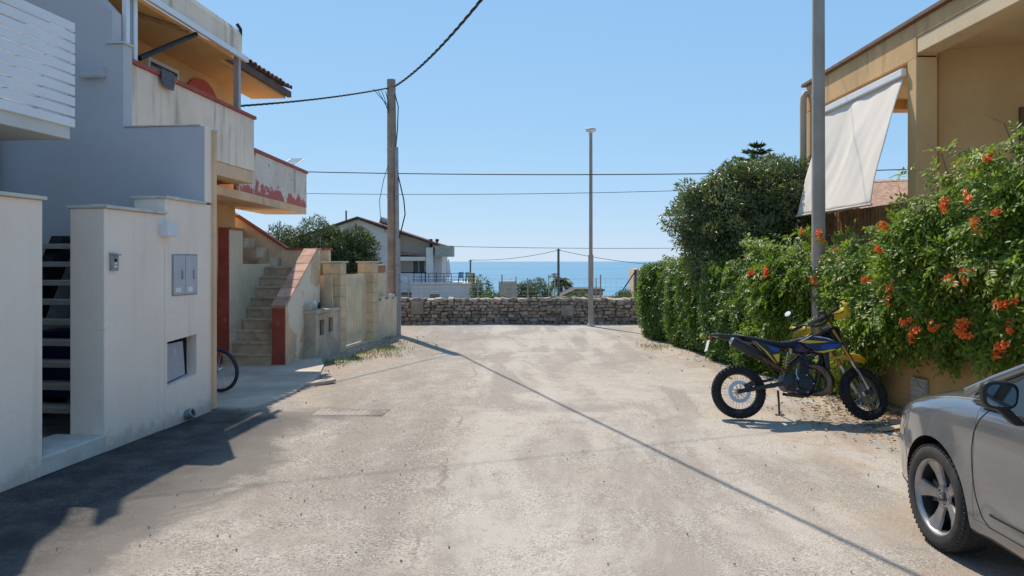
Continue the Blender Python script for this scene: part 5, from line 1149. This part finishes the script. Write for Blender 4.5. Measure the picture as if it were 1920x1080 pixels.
bpy.context.view_layer.update(); dg = bpy.context.evaluated_depsgraph_get()
bme = bpy.data.meshes.new_from_object(tmp.evaluated_get(dg))
for c_ in cutters + [tmp]: bpy.data.objects.remove(c_, do_unlink=True)
bm = bmesh.new(); bm.from_mesh(bme)
# wheel-arch flare
for v in bm.verts:
    for yc in (0,-2.62):
        d = math.hypot(v.co.y-yc, v.co.z-.335)
        if .36 < d < .50 and abs(v.co.x) > .80: v.co.x += math.copysign(.016*(1-(d-.36)/.14)**1.5, v.co.x)
def cut(co, no): bmesh.ops.bisect_plane(bm, geom=bm.verts[:]+bm.edges[:]+bm.faces[:], plane_co=co, plane_no=no, dist=1e-5)
cut((0,-.41,0),(0,1,.0)); cut((0,-1.52,0),(0,1,0)); cut((0,-2.25,0),(0,1,0)); cut((0,0,.325),(0,0,1))
def classify(f):
    c = f.calc_center_median()
    for yc in (0,-2.62):
        if math.hypot(c.y-yc, c.z-.335) < .367 and abs(c.x) < .875 and abs(c.x) > .69: return 'liner_%d%d' % (yc < -1, c.x > 0)
    if abs(c.x) > .70 and c.z > .325 and c.z < .985:
        if -1.52 < c.y < -.41: return 'door_l' if c.x < 0 else 'door_r'
        if -2.25 < c.y < -1.52: return 'rear_l' if c.x < 0 else 'rear_r'
    if c.y > -.60 and c.z > .70 and abs(c.x) < .745 and c.y < .74 and f.normal.z > .4: return 'bonnet'
    if c.z < .325: return 'sill' if c.y < .5 else 'bumper'
    if c.y > .45 and c.z < .66: return 'bumper'
    return 'body'
groups = {}
for f in bm.faces: groups.setdefault(classify(f), []).append(f)
def extract(fs, name, mat, shrink=0, parent=car):
    m = MB(); idx = {}
    bverts = set()
    if shrink:
        fset = set(fs)
        for f in fs:
            for e in f.edges:
                if any(g not in fset for g in e.link_faces): bverts.update(e.verts)
    cen = sum((f.calc_center_median() for f in fs), Vector())/len(fs)
    for f in fs:
        ids = []
        for v in f.verts:
            if v not in idx:
                co = v.co.copy()
                if v in bverts: co += (cen-co).normalized()*shrink
                idx[v] = len(m.v); m.v.append(tuple(co))
            ids.append(idx[v])
        m.f.append(tuple(ids))
    return m.build(name, mat, parent, smooth='auto', fix=False)
bodyo = extract(groups.pop('body'), 'body', cp)
NM = {**{'liner_%d%d' % (i,j):('wheel_arch_liner',trim,0) for i in (0,1) for j in (0,1)},'door_l':('front_door',cp,.003),'door_r':('front_door',cp,.003),'rear_l':('rear_door',cp,.003),'rear_r':('rear_door',cp,.003),'bonnet':('bonnet',cp,.003),'sill':('sill',cp,.0),'bumper':('front_bumper',cp,.0)}
made = {k: extract(fs, *NM[k][:2], shrink=NM[k][2]) for k, fs in groups.items() if fs}
bvh = BVHTree.FromBMesh(bm)
def seam(path, name, r_=.0035, parent=bodyo):
    pts = []
    for y,z in path:
        hit = bvh.ray_cast(Vector((-2,y,z)), Vector((1,0,0)))
        if hit[0] is not None: pts.append(hit[0]+Vector((.0015,0,0)))
    if len(pts) > 1: MB().tube(pts, r_, 6).build(name, trim, parent, smooth=True)
def interp(pts, n=30):
    ts = np.linspace(0,1,len(pts)); q = np.linspace(0,1,n); return list(zip(np.interp(q,ts,[p[0] for p in pts]), np.interp(q,ts,[p[1] for p in pts])))
seam(interp([(-.50,.965),(-.44,.90),(-.405,.82),(-.395,.72),(-.405,.6),(-.43,.48),(-.48,.36),(-.53,.322)]), 'door_seam', .0045)
seam(interp([(-1.52,.98),(-1.52,.6),(-1.50,.325)]), 'door_seam'); seam(interp([(-.53,.322),(-1.0,.322),(-2.2,.322)]), 'sill_seam', .005); seam(interp([(.46,.66),(.40,.55),(.345,.47)]), 'bumper_seam', .003)
hs = []
for t_ in np.linspace(0,1,26):
    y = .66-.95*t_; x = -(.60+.17*min(1,t_*2.2)**.7) + .0
    hit = bvh.ray_cast(Vector((x,y,2)), Vector((0,0,-1)))
    if hit[0] is not None: hs.append(hit[0]+Vector((0,0,-.001)))
MB().tube(hs, .0045, 6).build('bonnet_seam', trim, bodyo, smooth=True)
seam(interp([(-.56,.40),(-1.0,.405),(-1.5,.41),(-2.2,.42)]), 'door_moulding', .010); seam(interp([(.62,.30),(.45,.27),(.40,.26)]), 'bumper_lip', .006)
bm.free()
# greenhouse
glz = glass_mat('car glass', (.025,.035,.04), .04)
roof_y = [(-.27,1.085,.77),(-.72,1.30,.70),(-1.20,1.45,.63),(-2.0,1.48,.61),(-2.6,1.44,.60),(-3.05,1.28,.62),(-3.3,1.0,.66)]
gm_ = MB()
for (y,z,hw) in roof_y: gm_.v += [(-hw,y,z-.035),(-hw*.85,y,z-.004),(0,y,z+.02),(hw*.85,y,z-.004),(hw,y,z-.035)]
for i in range(2,4):
    for k in range(4): gm_.f.append((i*5+k,i*5+k+1,i*5+5+k+1,i*5+5+k))
ro = gm_.build('roof', cp, car, smooth=True); ro.modifiers.new('t','SOLIDIFY').thickness = .03
ws = MB(); ws.v = [v for v in gm_.v[:15]]; ws.f = [(i*5+k,i*5+k+1,i*5+5+k+1,i*5+5+k) for i in range(2) for k in range(4)]; wso = ws.build('windscreen', glz, car, smooth=True); wso.modifiers.new('t','SOLIDIFY').thickness = .006
rw = MB(); rw.v = [v for v in gm_.v[20:35]]; rw.f = [(i*5+k,i*5+k+1,i*5+5+k+1,i*5+5+k) for i in range(2) for k in range(4)]; rwo = rw.build('rear_window', glz, car, smooth=True); rwo.modifiers.new('t','SOLIDIFY').thickness = .006
for s_ in (-1,1):
    xb, xt = s_*.845, s_*.615
    MB().tube([(s_*.80,-.24,1.02),(s_*.765,-.42,1.12),(s_*.70,-.76,1.28),(s_*.63,-1.22,1.42)], [.035,.03,.028,.028], 8).build('windscreen_pillar', cp, car, smooth=True)
    sidew = MB(); sidew.v = [(xb,-.42,.985),(xb,-1.55,.985),(xt,-1.55,1.41),(xt,-1.22,1.41),(s_*.70,-.78,1.265)]; sidew.f = [(0,1,2,3,4)]; g1 = sidew.build('side_window', glz, car); g1.modifiers.new('t','SOLIDIFY').thickness = .005
    sidew = MB(); sidew.v = [(xb,-1.60,.985),(xb,-2.75,1.0),(xt*.98,-2.5,1.40),(xt,-1.60,1.405)]; sidew.f = [(0,1,2,3)]; g1 = sidew.build('side_window', glz, car); g1.modifiers.new('t','SOLIDIFY').thickness = .005
    MB().tube([(xb+s_*.005,-.40,.985),(xb+s_*.01,-1.5,.982),(xb+s_*.01,-2.75,.998)], .012, 8).build('belt_trim', trim, car, smooth=True); MB().tube([(xb,-1.57,.985),(xt,-1.57,1.40)], .03, 8).build('door_pillar', trim, car); MB().prism([(-2.72,.98),(-3.25,.98),(-3.0,1.28),(-2.45,1.42)], 'x', min(s_*.6,s_*.80), max(s_*.6,s_*.80)).build('rear_pillar', cp, car, bevel=.02)
# interior hint
MB().box(-.68,.68,-2.6,-.9,.5,.95).build('interior', M('dark cabin', (.03,.03,.032), .9), car)
for s_ in (-.36,.36): MB().box(s_-.2,s_+.2,-1.75,-1.6,.9,1.25).build('headrest', M('dark cabin', (.03,.03,.032), .9), car, bevel=.04)
# mirrors
for s_ in (-1,1):
    mi = MB(); secm = [(0,.035,.045),(.02,.075,.064),(.06,.088,.074),(.085,.084,.07),(.09,.078,.064)]
    for (d,hw,hh) in secm:
        for k in range(20):
            a = 2*math.pi*k/20; ca,sa = math.cos(a),math.sin(a); mi.v.append((hw*math.copysign(abs(ca)**.62,ca)*(1+.06*sa), -d, hh*math.copysign(abs(sa)**.62,sa)))
    for i in range(len(secm)-1):
        for k in range(20): mi.f.append((i*20+k,i*20+(k+1)%20,(i+1)*20+(k+1)%20,(i+1)*20+k))
    mi.f += [tuple(range(20)), tuple(range(80,100))]
    mo = mi.build('wing_mirror', trim, car, smooth='auto'); mo.location = (s_*1.015,-.80,1.115); mo.rotation_euler = (0,R(-s_*3),R(s_*8))
    gl = MB(); gl.v = [(.069*math.copysign(abs(math.cos(a))**.62,math.cos(a)),-.0925,.056*math.copysign(abs(math.sin(a))**.62,math.sin(a))) for a in np.linspace(0,2*math.pi,24,endpoint=False)]; gl.f = [tuple(range(24))]; gm2, nt2, b2_ = (None,None,None)
    if 'mirror glass' not in MATS:
        gm2, nt2, b2_ = nodes('mirror glass'); b2_.inputs['Base Color'].default_value = (.30,.36,.40,1); b2_.inputs['Metallic'].default_value = 1; b2_.inputs['Roughness'].default_value = .04; MATS['mirror glass'] = gm2
    gl.build('mirror_glass', MATS['mirror glass'], mo); MB().prism([(s_*-.04,-.055),(s_*.03,-.055),(s_*-.08,-.15),(s_*-.15,-.15)], 'y', -.08, -.02).build('mirror_foot', trim, mo, bevel=.01); MB().box(-.03,.03,-.012,.0,-.01,.012, Matrix.Translation((0,.0,-.02))).build('indicator', M('chrome lens',(.6,.6,.58),.2,.3), mo)
    hd = MB().box(0,.02,-1.42,-1.22,.80,.825).build('door_handle', cp, car, bevel=.006); hd.location = (s_*.885 if s_ > 0 else -.905,0,0)
    hl = MB().lathe([(.001,-.05),(.09,-.03),(.13,0),(.10,.03),(.001,.05)], 20, Matrix.Translation((s_*.585,.735,.66)) @ Matrix.Rotation(R(s_*-38),4,'Z') @ Matrix.Scale(1.25,4,(1,0,0)) @ Matrix.Scale(.75,4,(0,0,1)) @ Matrix.Rotation(R(90),4,'X'), caps=False).build('headlight', glass_mat('headlamp',(.4,.42,.44),.05), car, smooth=True)
# wheels: five spoke alloys
alloy = M('machined alloy', (.36,.35,.35), .36, .75, var=.12, scale=12, bmp=.05); alloy_d = M('dusty dark alloy', (.10,.10,.10), .5, .5, var=.2)
tyre_m = M('dusty tyre', (.045,.043,.042), .85, var=.25, scale=9, bmp=.3, bscale=80, stain=(.10,.09,.08), st=(.5,.8), sscale=4)
def car_wheel(x, y, side):
    X = Matrix.Translation((x,y,.325)) @ Matrix.Rotation(R(90)*side,4,'Y')     # local +z points outboard
    w_ = MB().lathe([(.001,.02),(.065,.025),(.075,.035),(.07,.046),(.055,.05),(.045,.044),(.001,.044)], 28, X, caps=False).build('wheel', alloy, car, smooth='auto')
    MB().lathe([(.222,.088),(.235,.105),(.262,.112),(.295,.108),(.313,.092),(.322,.07),(.3235,.0),(.322,-.07),(.313,-.09),(.29,-.105),(.23,-.10),(.222,-.08)], 64, X, caps=False).build('tyre', tyre_m, w_, smooth='auto')
    tr_ = MB()
    for k in range(60):
        a = 2*math.pi*k/60
        for zc, tw_ in ((.083,.35),(.045,-.25),(-.083,.35)): tr_.box(-.004,.0045,-.011,.011,-.019,.019, X @ Matrix.Rotation(a,4,'Z') @ Matrix.Translation((.3205 if abs(zc)<.07 else .3155,0,zc)) @ Matrix.Rotation(tw_,4,'X'))
    tr_.build('tread_blocks', tyre_m, w_, kind='stuff')
    MB().lathe([(.224,.088),(.232,.10),(.226,.098),(.216,.085),(.212,.07),(.219,.06)], 64, X, caps=False).build('rim', alloy, w_, smooth='auto'); MB().lathe([(.214,.075),(.207,.04),(.205,-.03),(.001,-.03)], 48, X, caps=False).build('barrel', M('dark barrel',(.03,.03,.03),.6,.2), w_, smooth='auto')
    MB().lathe([(.14,-.012),(.14,.004),(.07,.006),(.07,-.012)], 32, X, caps=False).build('brake_disc', alloy_d, w_, smooth='auto'); MB().prism([(-.06,.09),(.06,.09),(.075,.15),(-.075,.15)], 'z', -.03, .03, X).build('brake_caliper', alloy_d, w_, bevel=.01)
    for k in range(5):
        a = 2*math.pi*k/5 + .32; Q = X @ Matrix.Rotation(a,4,'Z'); m = MB(); st = [(.045,.034,.040,.012),(.10,.033,.047,.016),(.15,.043,.055,.018),(.20,.060,.072,.018),(.217,.068,.084,.014)]
        for (r_,hw,zt_,th) in st: m.v += [tuple(Q @ Vector(p)) for p in ((r_,-hw,zt_-th),(r_,-hw*.86,zt_-.002),(r_,0,zt_+.004),(r_,hw*.86,zt_-.002),(r_,hw,zt_-th),(r_,0,zt_-th-.01))]
        for i in range(len(st)-1):
            for q in range(6): m.f.append((i*6+q,i*6+(q+1)%6,(i+1)*6+(q+1)%6,(i+1)*6+q))
        m.build('spoke', alloy, w_, smooth='auto')
        bo_ = X @ Matrix.Rotation(a+.63,4,'Z') @ Matrix.Translation((.055,0,.040)); MB().lathe([(.013,0),(.013,.008),(.008,.008),(.008,.002)], 12, bo_).build('wheel_bolt', trim, w_)
    cap = MB().lathe([(.028,.040),(.028,.052),(.024,.055),(.001,.056)], 20, X, caps=False).build('hub_cap', alloy_d, w_, smooth='auto')
    d = MB(); o4 = [(0,.02),(.012,0),(0,-.02),(-.012,0)]; i4 = [(0,.010),(.0055,0),(0,-.010),(-.0055,0)]
    d.v = [tuple(X @ Vector((a,b,.0575))) for a,b in o4]+[tuple(X @ Vector((a,b,.0575))) for a,b in i4]; d.f = [(i,(i+1)%4,4+(i+1)%4,4+i) for i in range(4)]; d.build('emblem', msil, w_)
for (x,y,s_) in ((-.775,0,-1),(.775,0,1),(-.775,-2.62,-1),(.775,-2.62,1)): car_wheel(x,y,s_)
